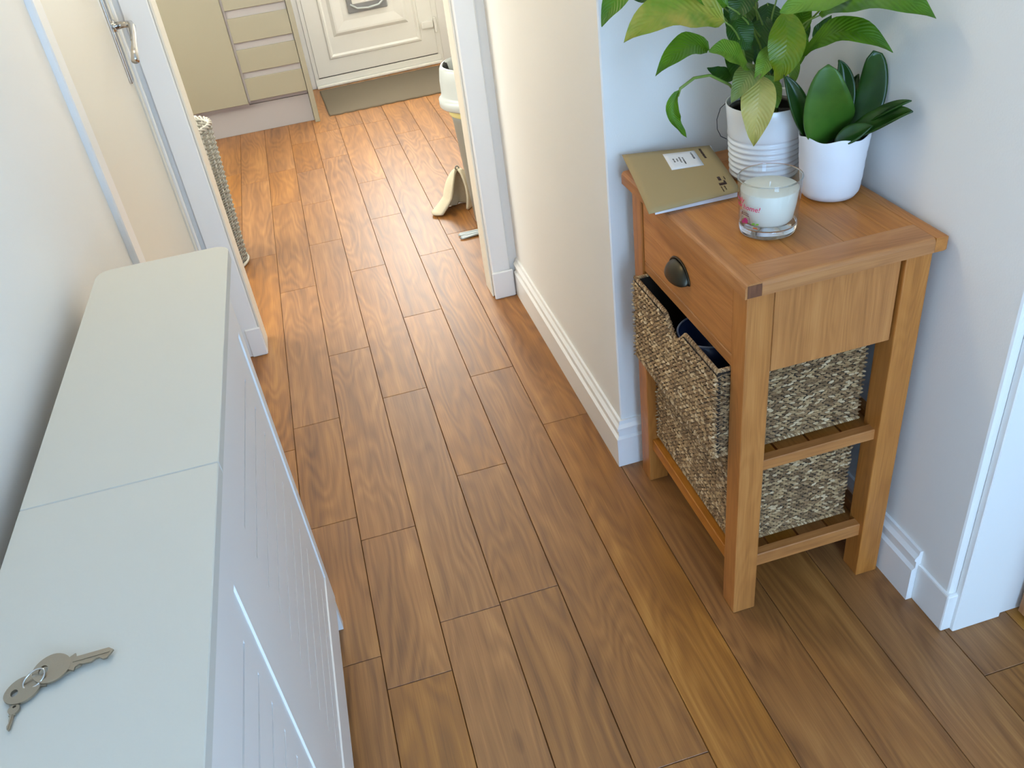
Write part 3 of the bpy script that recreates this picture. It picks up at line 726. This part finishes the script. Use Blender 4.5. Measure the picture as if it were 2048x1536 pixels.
def basket(label, loc, dx, dy, h, notch, seed):
    """basket: x from 0 (front, facing -x) to dx, y from 0 to dy"""
    t = thing('seagrass_basket', label, 'basket', loc, 0, 'seagrass baskets in the side table')
    rnd = random.Random(seed); wl = 0.010
    yc = dy*0.47; nw = 0.048; nd = 0.036
    def ztop(y):
        if not notch: return h
        q = abs(y-yc)/nw
        return h if q > 1 else h-nd*(0.5+0.5*math.cos(math.pi*q))**0.55
    # core walls
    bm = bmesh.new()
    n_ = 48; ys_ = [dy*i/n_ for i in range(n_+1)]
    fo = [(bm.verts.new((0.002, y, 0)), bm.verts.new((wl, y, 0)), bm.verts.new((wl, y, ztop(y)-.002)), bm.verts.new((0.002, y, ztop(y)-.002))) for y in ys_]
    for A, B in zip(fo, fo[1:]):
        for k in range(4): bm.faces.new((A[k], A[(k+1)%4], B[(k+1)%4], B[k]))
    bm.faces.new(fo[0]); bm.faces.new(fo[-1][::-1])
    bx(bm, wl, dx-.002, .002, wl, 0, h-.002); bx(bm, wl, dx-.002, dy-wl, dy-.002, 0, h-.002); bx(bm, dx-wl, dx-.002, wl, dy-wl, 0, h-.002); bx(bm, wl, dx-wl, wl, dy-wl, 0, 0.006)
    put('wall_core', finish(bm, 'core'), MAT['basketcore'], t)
    Xv, Yv, Zv = Vector((1, 0, 0)), Vector((0, 1, 0)), Vector((0, 0, 1))
    V, Fc = [], []
    weave_face(V, Fc, Vector((0.002, 0, 0)), Yv, Zv, -Xv, dy, h-.004, rnd, skip=lambda x, y: y > ztop(x)-.006)
    weave_face(V, Fc, Vector((0, 0.002, 0)), Xv, Zv, -Yv, dx, h-.004, rnd)
    weave_face(V, Fc, Vector((0, dy-.002, 0)), Xv, Zv, Yv, dx, h-.004, rnd)
    weave_face(V, Fc, Vector((wl, 0, h-.07)), Yv, Zv, Xv, dy, .06, rnd, skip=lambda x, y: y+h-.07 > ztop(x)-.006)
    weave_face(V, Fc, Vector((dx-wl, 0, h-.09)), Yv, Zv, -Xv, dy, .085, rnd)
    me = bpy.data.meshes.new('weave'); me.from_pydata([tuple(v) for v in V], [], Fc); me.validate()
    w = put('weave', me, MAT['seagrass'], t); w['kind'] = 'stuff'
    V, Fc = [], []
    tp = [(wl/2, y, ztop(y)-.002) for y in ys_]
    border(V, Fc, tp, rnd); border(V, Fc, [(wl/2, wl/2, h-.002), (dx-wl/2, wl/2, h-.002)], rnd); border(V, Fc, [(wl/2, dy-wl/2, h-.002), (dx-wl/2, dy-wl/2, h-.002)], rnd); border(V, Fc, [(dx-wl/2, 0, h-.002), (dx-wl/2, dy, h-.002)], rnd)
    me = bpy.data.meshes.new('rim'); me.from_pydata([tuple(v) for v in V], [], Fc); r = put('braided_rim', me, MAT['seagrass'], t); r['kind'] = 'stuff'
    V, Fc = [], []
    border(V, Fc, [(0.0, 0.0, 0.005), (dx, 0.0, 0.005)], rnd); border(V, Fc, [(0.0, 0.0, 0.005), (0.0, dy, 0.005)], rnd)
    me = bpy.data.meshes.new('base_braid'); me.from_pydata([tuple(v) for v in V], [], Fc); r = put('base_braid', me, MAT['seagrass'], t); r['kind'] = 'stuff'
    return t
basket('upper seagrass basket with a scooped front, pulled out under the drawer', (0.598, Y0+LW+0.004, 0.4125), 0.315, D_-2*LW-0.010, 0.206, True, 1)
basket('lower seagrass basket set back on the bottom shelf of the oak table', (0.648, Y0+LW+0.004, 0.1515), 0.262, D_-2*LW-0.010, 0.226, False, 2)
# navy bowl in the upper basket
bw = thing('bowl', 'navy blue bowl with a pale rim inside the upper basket', 'bowl', (0.690, 1.40, 0.432))
lathe('body', [(0.03, 0), (0.035, 0.004), (0.055, 0.05), (0.068, 0.13), (0.064, 0.13), (0.05, 0.05), (0.001, 0.01)], MAT['bluebowl'], bw, 40)
tube('rim', [(0.066*math.cos(a), 0.066*math.sin(a), 0.131) for a in [2*math.pi*i/40 for i in range(40)]], 0.0022, MAT['bowlrim'], bw, 6, True)

# ------------------------------------------------------------------ envelope
en = thing('envelope', 'brown manila envelope with white address label on the oak table', 'envelope', (0.675, 1.54, 0.833))
def bil(A, B_, C_, D__, u, v): return (Vector(D__)*(1-u)+Vector(C_)*u)*(1-v)+(Vector(A)*(1-u)+Vector(B_)*u)*v
o3 = Vector((0.675, 1.54, 0.833))
EA, EB, EC, ED = Vector((0.617, 1.678, 0.866))-o3, Vector((0.795, 1.628, 0.8655))-o3, Vector((0.766, 1.428, 0.8445))-o3, Vector((0.574, 1.428, 0.8445))-o3
def env_pt(u, v, dz=0.0):
    p = bil(EA, EB, EC, ED, u, v); p.z += dz+0.003*math.sin(v*math.pi)*(1-u*.5)-0.004*(1-u)*(1-v); return p
def sheet(name, u0, u1, v0, v1, dz, th, m, parent, n=12):
    bm = bmesh.new(); top = [[bm.verts.new(env_pt(u0+(u1-u0)*i/n, v0+(v1-v0)*j/n, dz+th)) for i in range(n+1)] for j in range(n+1)]
    bot = [[bm.verts.new(env_pt(u0+(u1-u0)*i/n, v0+(v1-v0)*j/n, dz)) for i in range(n+1)] for j in range(n+1)]
    for j in range(n):
        for i in range(n):
            bm.faces.new((top[j][i], top[j][i+1], top[j+1][i+1], top[j+1][i])); bm.faces.new((bot[j+1][i], bot[j+1][i+1], bot[j][i+1], bot[j][i]))
    for i in range(n):
        bm.faces.new((bot[0][i], bot[0][i+1], top[0][i+1], top[0][i])); bm.faces.new((bot[n][i+1], bot[n][i], top[n][i], top[n][i+1]))
        bm.faces.new((bot[i+1][0], bot[i][0], top[i][0], top[i+1][0])); bm.faces.new((bot[i][n], bot[i+1][n], top[i+1][n], top[i][n]))
    return put(name, finish(bm, name, True), m, parent)
es = sheet('body', 0, 1, 0, 1, 0, 0.0012, MAT['manila'], en)
lab = sheet('address_label', 0.44, 0.80, 0.585, 0.915, 0.0013, 0.0004, MAT['paper'], en, 6); lab['label'] = 'white address label'
def dash(u0, u1, v0, v1, m, parent): return sheet('print', u0, u1, v0, v1, 0.0018, 0.0002, m, parent, 2)
rr = random.Random(5)
def textcol(uc, uw, v0, v1, m, parent, step=0.016):
    """a line of small illegible lettering running along v, as in the photograph"""
    v = v0
    while v < v1:
        l_ = rr.uniform(.5, .8)*step
        dash(uc-uw/2*rr.uniform(.6, 1), uc+uw/2*rr.uniform(.6, 1), v, v+l_, m, parent); v += step
textcol(0.745, 0.022, 0.74, 0.88, MAT['ink'], lab); textcol(0.625, 0.018, 0.66, 0.80, MAT['ink'], lab); textcol(0.59, 0.018, 0.70, 0.80, MAT['ink'], lab); textcol(0.555, 0.018, 0.73, 0.79, MAT['ink'], lab); textcol(0.52, 0.02, 0.72, 0.79, MAT['ink'], lab)
textcol(0.865, 0.03, 0.72, 0.94, MAT['inkb'], en)
dash(0.845, 0.875, 0.25, 0.32, MAT['inkb'], en); dash(0.825, 0.90, 0.165, 0.205, MAT['inkb'], en); dash(0.885, 0.905, 0.165, 0.235, MAT['inkb'], en)
textcol(0.83, 0.012, 0.05, 0.14, MAT['inkb'], en, 0.02); textcol(0.865, 0.012, 0.07, 0.14, MAT['inkb'], en, 0.02); textcol(0.915, 0.012, 0.25, 0.31, MAT['inkb'], en, 0.02)
# second letter below it
l2 = thing('letter', 'white letter lying under the brown envelope', 'letter', (0.70, 1.52, 0.8325))
bm = bmesh.new()
A = [(0.590, 1.436, .8325), (0.760, 1.432, .8325), (0.802, 1.636, .8325), (0.64, 1.645, .8325)]
P3 = [Vector(a)-Vector((0.70, 1.52, 0.8325)) for a in A]
lo = [bm.verts.new(p) for p in P3]; hi = [bm.verts.new(p+Vector((0, 0, z))) for p, z in zip(P3, (0.0085, 0.0095, 0.0300, 0.0300))]
bm.faces.new(lo[::-1]); bm.faces.new(hi)
for i in range(4): bm.faces.new((lo[i], lo[(i+1)%4], hi[(i+1)%4], hi[i]))
put('pages', finish(bm, 'pages', False, 0.0004), MAT['paper'], l2)

# ------------------------------------------------------------------ candle in a glass
cn = thing('candle_jar', 'cream candle in a clear printed glass on the oak table', 'candle', (0.742, 1.282, ZTOP+.0004))
gp = [(0.0500, 0.0165), (0.0508, 0.018), (0.0525, 0.05), (0.0553, 0.099), (0.0549, 0.1008), (0.0537, 0.1008), (0.0531, 0.099), (0.0502, 0.05), (0.0478, 0.021), (0.0470, 0.0175)]
lathe('glass', gp, MAT['thin_glass'], cn, 64)
tube('glass_rim', [(0.0545*math.cos(a), 0.0545*math.sin(a), 0.1008) for a in [2*math.pi*i/64 for i in range(64)]], 0.0014, MAT['glass'], cn, 8, True)
lathe('glass_foot', [(0.0005, 0.0), (0.046, 0.0), (0.0492, 0.002), (0.0500, 0.006), (0.0504, 0.0150), (0.0498, 0.0164), (0.0480, 0.0168), (0.0005, 0.0162)], MAT['glass'], cn, 64, close=True)
wx = [(0.0005, 0.0182), (0.0375, 0.0192), (0.0425, 0.025), (0.0470, 0.05), (0.0502, 0.0795), (0.0492, 0.0808), (0.02, 0.0802), (0.0005, 0.0815)]
lathe('wax', wx, MAT['wax'], cn, 64)
tube('wick', [(0, 0, 0.080), (0.0003, 0, 0.086), (0.0005, -0.0003, 0.0905)], 0.0013, MAT['wick'], cn, 8)
# printed decoration wrapped round the glass
def jar_r(z): return 0.0505+(0.0553-0.0505)*max(0, min(1, (z-.006)/.093))+0.00015
def wrap(name, bm, m, ang0):
    """flat x,z drawing (x along the glass) bent round the jar; +x goes to the right as seen from outside"""
    for v in bm.verts:
        x, z = v.co.x, v.co.z; r = jar_r(z)+v.co.y; a = ang0+x/0.0525
        v.co = Vector((r*math.cos(a), r*math.sin(a), z))
    return put(name, finish(bm, name), m, cn)
def text_bm(body, size, shear, x, z):
    cu = bpy.data.curves.new('t', 'FONT'); cu.body = body; cu.size = size; cu.shear = shear; cu.resolution_u = 2; cu.offset = size*0.012
    o = bpy.data.objects.new('t', cu); C.objects.link(o)
    me = bpy.data.meshes.new_from_object(o.evaluated_get(bpy.context.evaluated_depsgraph_get()))
    bpy.data.objects.remove(o)
    bm = bmesh.new(); bm.from_mesh(me); bpy.data.meshes.remove(me)
    for v in bm.verts: v.co = Vector((x+v.co.x, 0, z+v.co.y))
    return bm
view_a = math.atan2(-1.282, -0.742)           # the side of the glass turned to the viewer
A0 = view_a-0.85
wrap('print', text_bm('lovely', 0.0135, 0.25, -0.034, 0.0655), MAT['inkp'], A0)
wrap('print', text_bm('new home!', 0.0135, 0.25, -0.031, 0.0545), MAT['inkp'], A0)
def quad_bm(qs):
    bm = bmesh.new()
    for pts in qs: bm.faces.new([bm.verts.new((x, 0, z)) for x, z in pts])
    return bm
def ln(x0, z0, x1, z1, w=0.0007):
    d = Vector((x1-x0, z1-z0)); n_ = Vector((-d.y, d.x)).normalized()*w/2
    return [(x0-n_.x, z0-n_.y), (x1-n_.x, z1-n_.y), (x1+n_.x, z1+n_.y), (x0+n_.x, z0+n_.y)]
wrap('print', quad_bm([ln(-.012, .022, .014, .022), ln(-.012, .022, -.010, .043), ln(.014, .022, .010, .043), ln(-.010, .043, .010, .043, .0016), ln(-.009, .0465, .009, .0465, .0016), ln(-.008, .050, .006, .049), ln(-.009, .043, -.009, .05)]), MAT['inkd'], A0)
wrap('print', quad_bm([[(0.002+.0055*math.cos(a), .0325+.0055*math.sin(a)) for a in [2*math.pi*i/14 for i in range(14)]], [(-.006+.0035*math.cos(a), .028+.0035*math.sin(a)) for a in [2*math.pi*i/12 for i in range(12)]]]), MAT['inkpl'], A0)
wrap('print', quad_bm([[(0.019+.0035*math.cos(a), .0305+.0022*math.sin(a)+.3*.0035*math.cos(a)) for a in [2*math.pi*i/12 for i in range(12)]], [(0.0265+.003*math.cos(a), .031+.0018*math.sin(a)+.3*.003*math.cos(a)) for a in [2*math.pi*i/12 for i in range(12)]], ln(.0225, .025, .0225, .030)]), MAT['inkg'], A0)
wrap('print', quad_bm([[(.0185, .0215), (.0275, .0215), (.0268, .0245), (.0192, .0245)]]), MAT['inko'], A0)

# ------------------------------------------------------------------ plants
def leaf_obj(p0, p1, p2, wid, m, parent, origin, seed, blunt=0.0, fold=0.25, wav=0.04, thick=0.0, facing=None):
    rnd = random.Random(seed); n, w = 16, 8
    pts = bez(p0, p1, p2, n+1); bm = bmesh.new(); uvl = bm.loops.layers.uv.new('UVMap')
    grid = []; uvs = {}
    ph = rnd.uniform(0, 6)
    for i, c in enumerate(pts):
        t = i/n
        tg = (pts[min(i+1, n)]-pts[max(i-1, 0)]).normalized()
        view = (Vector((0, 0, CAM_H))-c).normalized()
        nr = (view*0.75+Vector((0, 0, 0.55))) if facing is None else Vector(facing)
        ac = tg.cross(nr); ac = ac.normalized() if ac.length > 1e-4 else Vector((1, 0, 0))
        nr = ac.cross(tg).normalized()
        prof = (math.sin(math.pi*t**0.80)**0.85) if blunt == 0 else (0.45+0.55*math.sin(math.pi/2*min(1, t/.38)))*(1-blunt*max(0, (t-.38)/.62)**1.5)*(max(0, 1-t**14))**.5
        if blunt == 0: prof *= (1-0.12*t)
        hw = wid/2*max(prof, 0.02)
        row = []
        for j in range(w+1):
            s = (j/w-.5)*2
            d = ac*hw*s+nr*(abs(s)**1.4*hw*fold)+nr*(wav*wid*math.sin(t*17+ph+s*1.2)*abs(s)**2)
            vtx = bm.verts.new(c+d-origin); row.append(vtx); uvs[vtx] = (t, j/w)
        grid.append(row)
    for A, B in zip(grid, grid[1:]):
        for j in range(w):
            f = bm.faces.new((A[j], A[j+1], B[j+1], B[j]))
            for l in f.loops: l[uvl].uv = uvs[l.vert]
    me = bpy.data.meshes.new('leaf'); bm.to_mesh(me); bm.free()
    for p in me.polygons: p.use_smooth = True
    o = put('leaf', me, m, parent)
    if thick:
        s = o.modifiers.new('thick', 'SOLIDIFY'); s.thickness = thick; s.offset = 0
    return o
LEAVES = [
  ((0.729, 1.44, 1.161), (0.624, 1.42, 1.2), (0.527, 1.4, 1.17), 0.078, 'yg'),
  ((0.609, 1.5, 1.27), (0.554, 1.48, 1.231), (0.511, 1.46, 1.187), 0.046, 'g'),
  ((0.714, 1.47, 1.11), (0.659, 1.45, 1.128), (0.59, 1.42, 1.099), 0.048, 'g'),
  ((0.79, 1.46, 1.066), (0.735, 1.43, 1.108), (0.69, 1.42, 1.123), 0.05, 'lg'),
  ((0.785, 1.5, 1.045), (0.752, 1.5, 1.052), (0.726, 1.5, 1.07), 0.03, 'd'),
  ((0.803, 1.46, 1.071), (0.766, 1.43, 1.057), (0.735, 1.42, 1.024), 0.042, 'yg2'),
  ((0.801, 1.44, 1.057), (0.783, 1.41, 1.009), (0.78, 1.415, 0.936), 0.058, 'y'),
  ((0.817, 1.45, 1.051), (0.828, 1.44, 1.02), (0.834, 1.43, 0.992), 0.034, 'lg'),
  ((0.84, 1.44, 1.158), (0.827, 1.4, 1.104), (0.813, 1.41, 1.05), 0.06, 'yg3'),
  ((0.872, 1.45, 1.081), (0.863, 1.43, 1.056), (0.863, 1.43, 1.029), 0.02, 'lg'),
  ((0.885, 1.44, 1.075), (0.9, 1.34, 1.135), (0.946, 1.27, 1.106), 0.05, 'g'),
  ((0.9, 1.42, 1.146), (0.911, 1.28, 1.199), (0.955, 1.19, 1.172), 0.066, 'g'),
  ((0.937, 1.36, 1.206), (0.859, 1.36, 1.195), (0.793, 1.37, 1.177), 0.066, 'lg'),
  ((0.931, 1.48, 1.085), (0.94, 1.47, 1.105), (0.95, 1.46, 1.131), 0.028, 'd'),
  ((0.743, 1.46, 1.181), (0.673, 1.46, 1.225), (0.6, 1.46, 1.224), 0.06, 'g'),
  ((0.663, 1.52, 1.243), (0.633, 1.54, 1.213), (0.594, 1.55, 1.205), 0.05, 'd'),
  ((0.779, 1.5, 1.153), (0.782, 1.48, 1.122), (0.799, 1.47, 1.095), 0.046, 'd'),
  ((0.82, 1.45, 1.104), (0.804, 1.43, 1.078), (0.778, 1.42, 1.054), 0.032, 'lg'),
  ((0.855, 1.52, 1.133), (0.829, 1.5, 1.101), (0.819, 1.49, 1.06), 0.042, 'd'),
  ((0.806, 1.5, 1.199), (0.778, 1.48, 1.173), (0.761, 1.48, 1.151), 0.045, 'd'),
  ((0.883, 1.52, 1.096), (0.859, 1.5, 1.059), (0.851, 1.49, 1.017), 0.036, 'd'),
  ((0.91, 1.5, 1.104), (0.904, 1.48, 1.135), (0.907, 1.46, 1.18), 0.04, 'g'),
  ((0.824, 1.52, 1.159), (0.807, 1.52, 1.204), (0.785, 1.52, 1.264), 0.06, 'g'),
  ((0.878, 1.52, 1.176), (0.877, 1.5, 1.236), (0.855, 1.48, 1.312), 0.07, 'g'),
  ((0.913, 1.48, 1.193), (0.927, 1.42, 1.261), (0.958, 1.36, 1.285), 0.07, 'lg'),
  ((0.748, 1.5, 1.233), (0.691, 1.5, 1.296), (0.628, 1.5, 1.313), 0.07, 'g'),
  ((0.80, 1.53, 1.10), (0.79, 1.50, 1.07), (0.775, 1.48, 1.035), 0.05, 'd'),
  ((0.87, 1.55, 1.15), (0.862, 1.53, 1.11), (0.85, 1.51, 1.06), 0.055, 'd'),
  ((0.92, 1.53, 1.13), (0.915, 1.52, 1.09), (0.905, 1.51, 1.04), 0.05, 'd'),
  ((0.84, 1.57, 1.17), (0.82, 1.56, 1.14), (0.80, 1.55, 1.09), 0.06, 'd'),
  ((0.885, 1.47, 1.12), (0.882, 1.455, 1.085), (0.875, 1.45, 1.045), 0.036, 'g'),
  ((0.76, 1.52, 1.17), (0.735, 1.52, 1.19), (0.69, 1.52, 1.18), 0.055, 'd'),
]
pc = Vector((0.857, 1.509, ZTOP+.0004))
pp = thing('potted_peace_lily', 'leafy peace lily with a yellowing leaf in a ribbed white pot', 'plant', pc)
prof = [(0.0005, 0.0), (0.060, 0.0), (0.0645, 0.003), (0.066, 0.008)]
for i in range(41):
    z = 0.010+0.080*i/40; prof.append((0.066+0.0105*(z/0.15)+0.0019*math.cos((z-0.010)/0.080*7*2*math.pi), z))
prof += [(0.0735, 0.10), (0.0765, 0.13), (0.0785, 0.149), (0.0780, 0.1505), (0.0765, 0.1505), (0.0755, 0.147), (0.073, 0.12), (0.070, 0.10)]
lathe('pot', prof, MAT['potw'], pp, 72)
lathe('liner', [(0.0725, 0.124), (0.0728, 0.136), (0.0700, 0.136), (0.0690, 0.126), (0.0680, 0.112)], MAT['liner'], pp, 48)
def soil_wob(a, r, h, k): return r, h+0.003*math.sin(5*a+k)
lathe('soil', [(0.0695, 0.112), (0.05, 0.118), (0.025, 0.121), (0.0005, 0.120)], MAT['soil'], pp, 32, wob=soil_wob)
tube('wire', [(-0.87*r, 0.49*r, z) for r, z in ((0.0785, 0.146), (0.088, 0.137), (0.0945, 0.115), (0.0935, 0.095), (0.086, 0.080), (0.0745, 0.074))], 0.0008, MAT['wire'], pp, 5)
for i, (a, b, c, w, v) in enumerate(LEAVES):
    leaf_obj(a, b, c, w*1.12, LEAF[v], pp, pc, i)
    rr = random.Random(i+40); a_ = rr.uniform(0, 6.28); rad_ = rr.uniform(.005, .035)
    root = Vector((rad_*math.cos(a_), rad_*math.sin(a_), 0.115)); tip = Vector(a)-pc
    mid = (root+tip)/2+Vector((-(tip.x-root.x)*.18, -(tip.y-root.y)*.18, 0.03))
    if tip.z > 0.13:
        tube('stem', bez(root, mid, tip, 9), [0.0026-0.0012*k/8 for k in range(9)], MAT['stemg'], pp, 6)
tube('stem', [Vector(p)-pc for p in ((0.815, 1.50, 0.955), (0.785, 1.48, 1.01), (0.751, 1.46, 1.044), (0.702, 1.44, 1.075), (0.667, 1.43, 1.079), (0.636, 1.42, 1.069), (0.632, 1.42, 1.056))], [.0026, .0026, .0026, .0026, .0028, .0026, .0016], MAT['stemg'], pp, 6)
leaf_obj((0.634, 1.42, 1.066), (0.622, 1.42, 1.026), (0.649, 1.42, 0.978), 0.024, LEAF['g'], pp, pc, 91, fold=0.8, wav=0.12)

qc = Vector((0.914, 1.362, ZTOP+.0004))
sp_ = thing('potted_snake_plant', 'squat dark snake plant in a smooth white pot with wavy rim', 'plant', qc)
def rim_wob(a, r, h, k):
    q = max(0, (h-0.09)/0.032)
    return r+0.0004*math.sin(3*a+h*90), h+q*0.0028*math.sin(6*a+.5)
pf = [(0.0005, 0), (0.042, 0.0), (0.049, 0.003), (0.0535, 0.010)]
for i in range(16): pf.append((0.0545+0.0085*i/15+0.0003*math.sin(i*2.3), 0.014+0.104*i/15))
pf += [(0.0634, 0.1215), (0.0626, 0.1225), (0.0614, 0.121), (0.0600, 0.10), (0.0595, 0.088)]
lathe('pot', pf, MAT['potm'], sp_, 96, wob=rim_wob)
lathe('liner', [(0.0590, 0.09), (0.0596, 0.113), (0.0572, 0.114), (0.0562, 0.09)], MAT['liner'], sp_, 48)
lathe('soil', [(0.0565, 0.098), (0.04, 0.102), (0.0005, 0.104)], MAT['soil'], sp_, 32, wob=soil_wob)
SANS = [
  ((0.920, 1.372, 0.915), (0.877, 1.335, 1.010), (0.864, 1.325, 1.090), 0.090, 0.68),
  ((0.937, 1.37, 0.95), (0.944, 1.39, 1.024), (0.933, 1.4, 1.068), 0.036, 0),
  ((0.950, 1.36, 0.935), (0.978, 1.358, 1.012), (0.968, 1.352, 1.088), 0.054, 0.42),
  ((0.945, 1.385, 0.94), (0.962, 1.40, 0.99), (0.977, 1.40, 1.035), 0.042, 0),
  ((0.925, 1.345, 0.945), (0.958, 1.285, 0.988), (0.975, 1.237, 1.012), 0.044, 0),
  ((0.950, 1.365, 0.945), (0.962, 1.29, 1.002), (0.980, 1.25, 1.026), 0.022, 0),
  ((0.872, 1.38, 0.94), (0.842, 1.38, 1.018), (0.82, 1.39, 1.065), 0.036, 0),
  ((0.89, 1.325, 0.945), (0.92, 1.308, 0.964), (0.939, 1.288, 0.980), 0.036, 0),
]
for i, (a, b, c, w, bl) in enumerate(SANS):
    leaf_obj(a, b, c, w, MAT['sansl' if i == 0 else 'sans'], sp_, qc, 200+i, blunt=bl, fold=0.12 if bl else 0.45, wav=0.0, thick=0.003)

# ------------------------------------------------------------------ kitchen: swing bin, cloth, clip, wicker basket
bn = thing('swing_bin', 'grey swing bin with a pale domed lid behind the kitchen door frame', 'bin', (0.703, 3.42, 0))
def sq(a, r, h, k):
    return r*(1+0.03*math.cos(4*a)), h
lathe('body', [(0.0005, 0), (0.118, 0.0), (0.123, 0.006), (0.135, 0.20), (0.150, 0.44), (0.158, 0.50), (0.152, 0.50), (0.12, 0.02), (0.0005, 0.012)], MAT['bin'], bn, 48, wob=sq)
lathe('bag_edge', [(0.1585, 0.475), (0.1605, 0.478), (0.1605, 0.505), (0.1565, 0.507)], MAT['yellow'], bn, 48, wob=sq)
ld = lathe('lid', [(0.163, 0.505), (0.186, 0.508), (0.192, 0.514), (0.192, 0.540), (0.186, 0.546), (0.182, 0.550), (0.179, 0.560), (0.178, 0.61), (0.172, 0.655), (0.166, 0.666), (0.160, 0.666), (0.157, 0.655), (0.154, 0.60), (0.152, 0.57)], MAT['binlid'], bn, 48, wob=sq)
lathe('opening_shade', [(0.1592, 0.6668), (0.1545, 0.655), (0.1495, 0.60), (0.142, 0.575), (0.0005, 0.57)], MAT['black'], bn, 40)  # black surface painted as the dark inside of the bin
bm = bmesh.new(); lathe_bm(bm, [(0.118, 0.0), (0.110, 0.03), (0.07, 0.05), (0.0005, 0.056)], 32)
fp = put('swing_flap', finish(bm, 'flap', True), MAT['binlid'], bn); fp.location = (0.012, -0.005, 0.590); fp.rotation_euler = (0.25, 0.15, 0)
# fleece cloth: folded over like a tent on the floor
cl = thing('fleece_cloth', 'cream fleece cloth slumped on the floor against the grey bin', 'cloth', (0.505, 3.60, 0))
bm = bmesh.new(); n1, n2 = 30, 18; gr = []
for i in range(n1+1):
    u = i/n1; row = []
    for j in range(n2+1):
        v = j/n2
        # slumped hood: shell round the back, arched opening towards the viewer, front lip spread on the floor
        a = math.radians(-55+290*u)
        k = (1-v**2.2)**.6
        rx, ry = 0.052*k+0.002, 0.046*k+0.002
        x = 0.030+rx*math.cos(a)+0.028*v+0.003*math.sin(11*u+5*v); y = 0.010+ry*math.sin(a)+0.01*v
        z = 0.004+0.165*v
        if v < .35 and math.cos(a) < 0.2:
            q = (1-v/.35)**1.3; x -= 0.055*q*(0.2-math.cos(a)); y -= 0.02*q; z += 0.004*math.sin(13*u)*q
        row.append(bm.verts.new((x, y, max(z, .004))))
    gr.append(row)
for A, B in zip(gr, gr[1:]):
    for j in range(n2): bm.faces.new((A[j], A[j+1], B[j+1], B[j]))
fo = put('pile', finish(bm, 'pile', True), MAT['fleece'], cl); s = fo.modifiers.new('thick', 'SOLIDIFY'); s.thickness = 0.012; s.offset = 1
tube('hanging_loop', [(0.058+.008*math.cos(a), 0.02, 0.178+.011*math.sin(a)) for a in [2*math.pi*i/16 for i in range(16)]], 0.003, MAT['bin'], cl, 6, True)
# clip
cp = thing('plastic_clip', 'pale grey two pronged plastic clip on the floor by the door frame', 'clip', (0.53, 3.30, 0))
for k, (dy, rz, z) in enumerate(((0.016, -0.06, 0.006), (-0.016, 0.10, 0.006))):
    loop = [(-0.045, dy-.004, z), (-0.050, dy, z), (-0.045, dy+.005, z+.001), (0.06, dy*0.4+.008, z+.004), (0.07, dy*.3, z+.004), (0.06, dy*0.4-.006, z+.002)]
    bm = bmesh.new(); tube_bm(bm, loop, 0.0052, 8, True); put('prong', finish(bm, 'prong', True), MAT['clip'], cp)
box('hinge_block', 0.055, 0.085, -0.014, 0.014, 0.002, 0.016, MAT['clip'], cp, 0.004, 2)
# wicker basket
wb = thing('wicker_basket', 'tall narrow grey wicker basket behind the left kitchen door frame', 'basket', (-0.515, 3.55, 0))
def wr(z): return 0.106+0.026*(z/0.60)
st = 26
for i in range(st):
    a = 2*math.pi*i/st; tube('stake', [(wr(z)*math.cos(a), wr(z)*math.sin(a), z) for z in (0.0, 0.2, 0.4, 0.6)], 0.0042, MAT['wickerl'], wb, 6)
bm = bmesh.new(); rows = 58
for r in range(rows):
    z = 0.012+0.572*r/(rows-1); nseg = st*4
    pts = []
    for i in range(nseg):
        a = 2*math.pi*i/nseg; pts.append(((wr(z)+0.0042*math.cos(st/2*a+(math.pi if r % 2 else 0)))*math.cos(a), (wr(z)+0.0042*math.cos(st/2*a+(math.pi if r % 2 else 0)))*math.sin(a), z))
    tube_bm(bm, pts, 0.0042, 5, True)
wv = put('weave', finish(bm, 'weave', True), MAT['wicker'], wb); wv['kind'] = 'stuff'
lathe('base', [(0.0005, 0.004), (0.105, 0.004), (0.105, 0.012), (0.0005, 0.012)], MAT['wicker'], wb, 32)
for q in range(3):
    pts = []
    for i in range(130):
        a = 2*math.pi*i/130; pts.append(((wr(.6)+0.006*math.sin(11*a+q*2.1))*math.cos(a), (wr(.6)+0.006*math.sin(11*a+q*2.1))*math.sin(a), 0.592+0.007*math.cos(11*a+q*2.1)))
    tube('rim_braid', pts, 0.0038, MAT['wickerl'], wb, 6, True)
tube('base_braid', [((wr(0)+.006)*math.cos(a), (wr(0)+.006)*math.sin(a), 0.010) for a in [2*math.pi*i/60 for i in range(60)]], 0.0065, MAT['wickerl'], wb, 8, True)
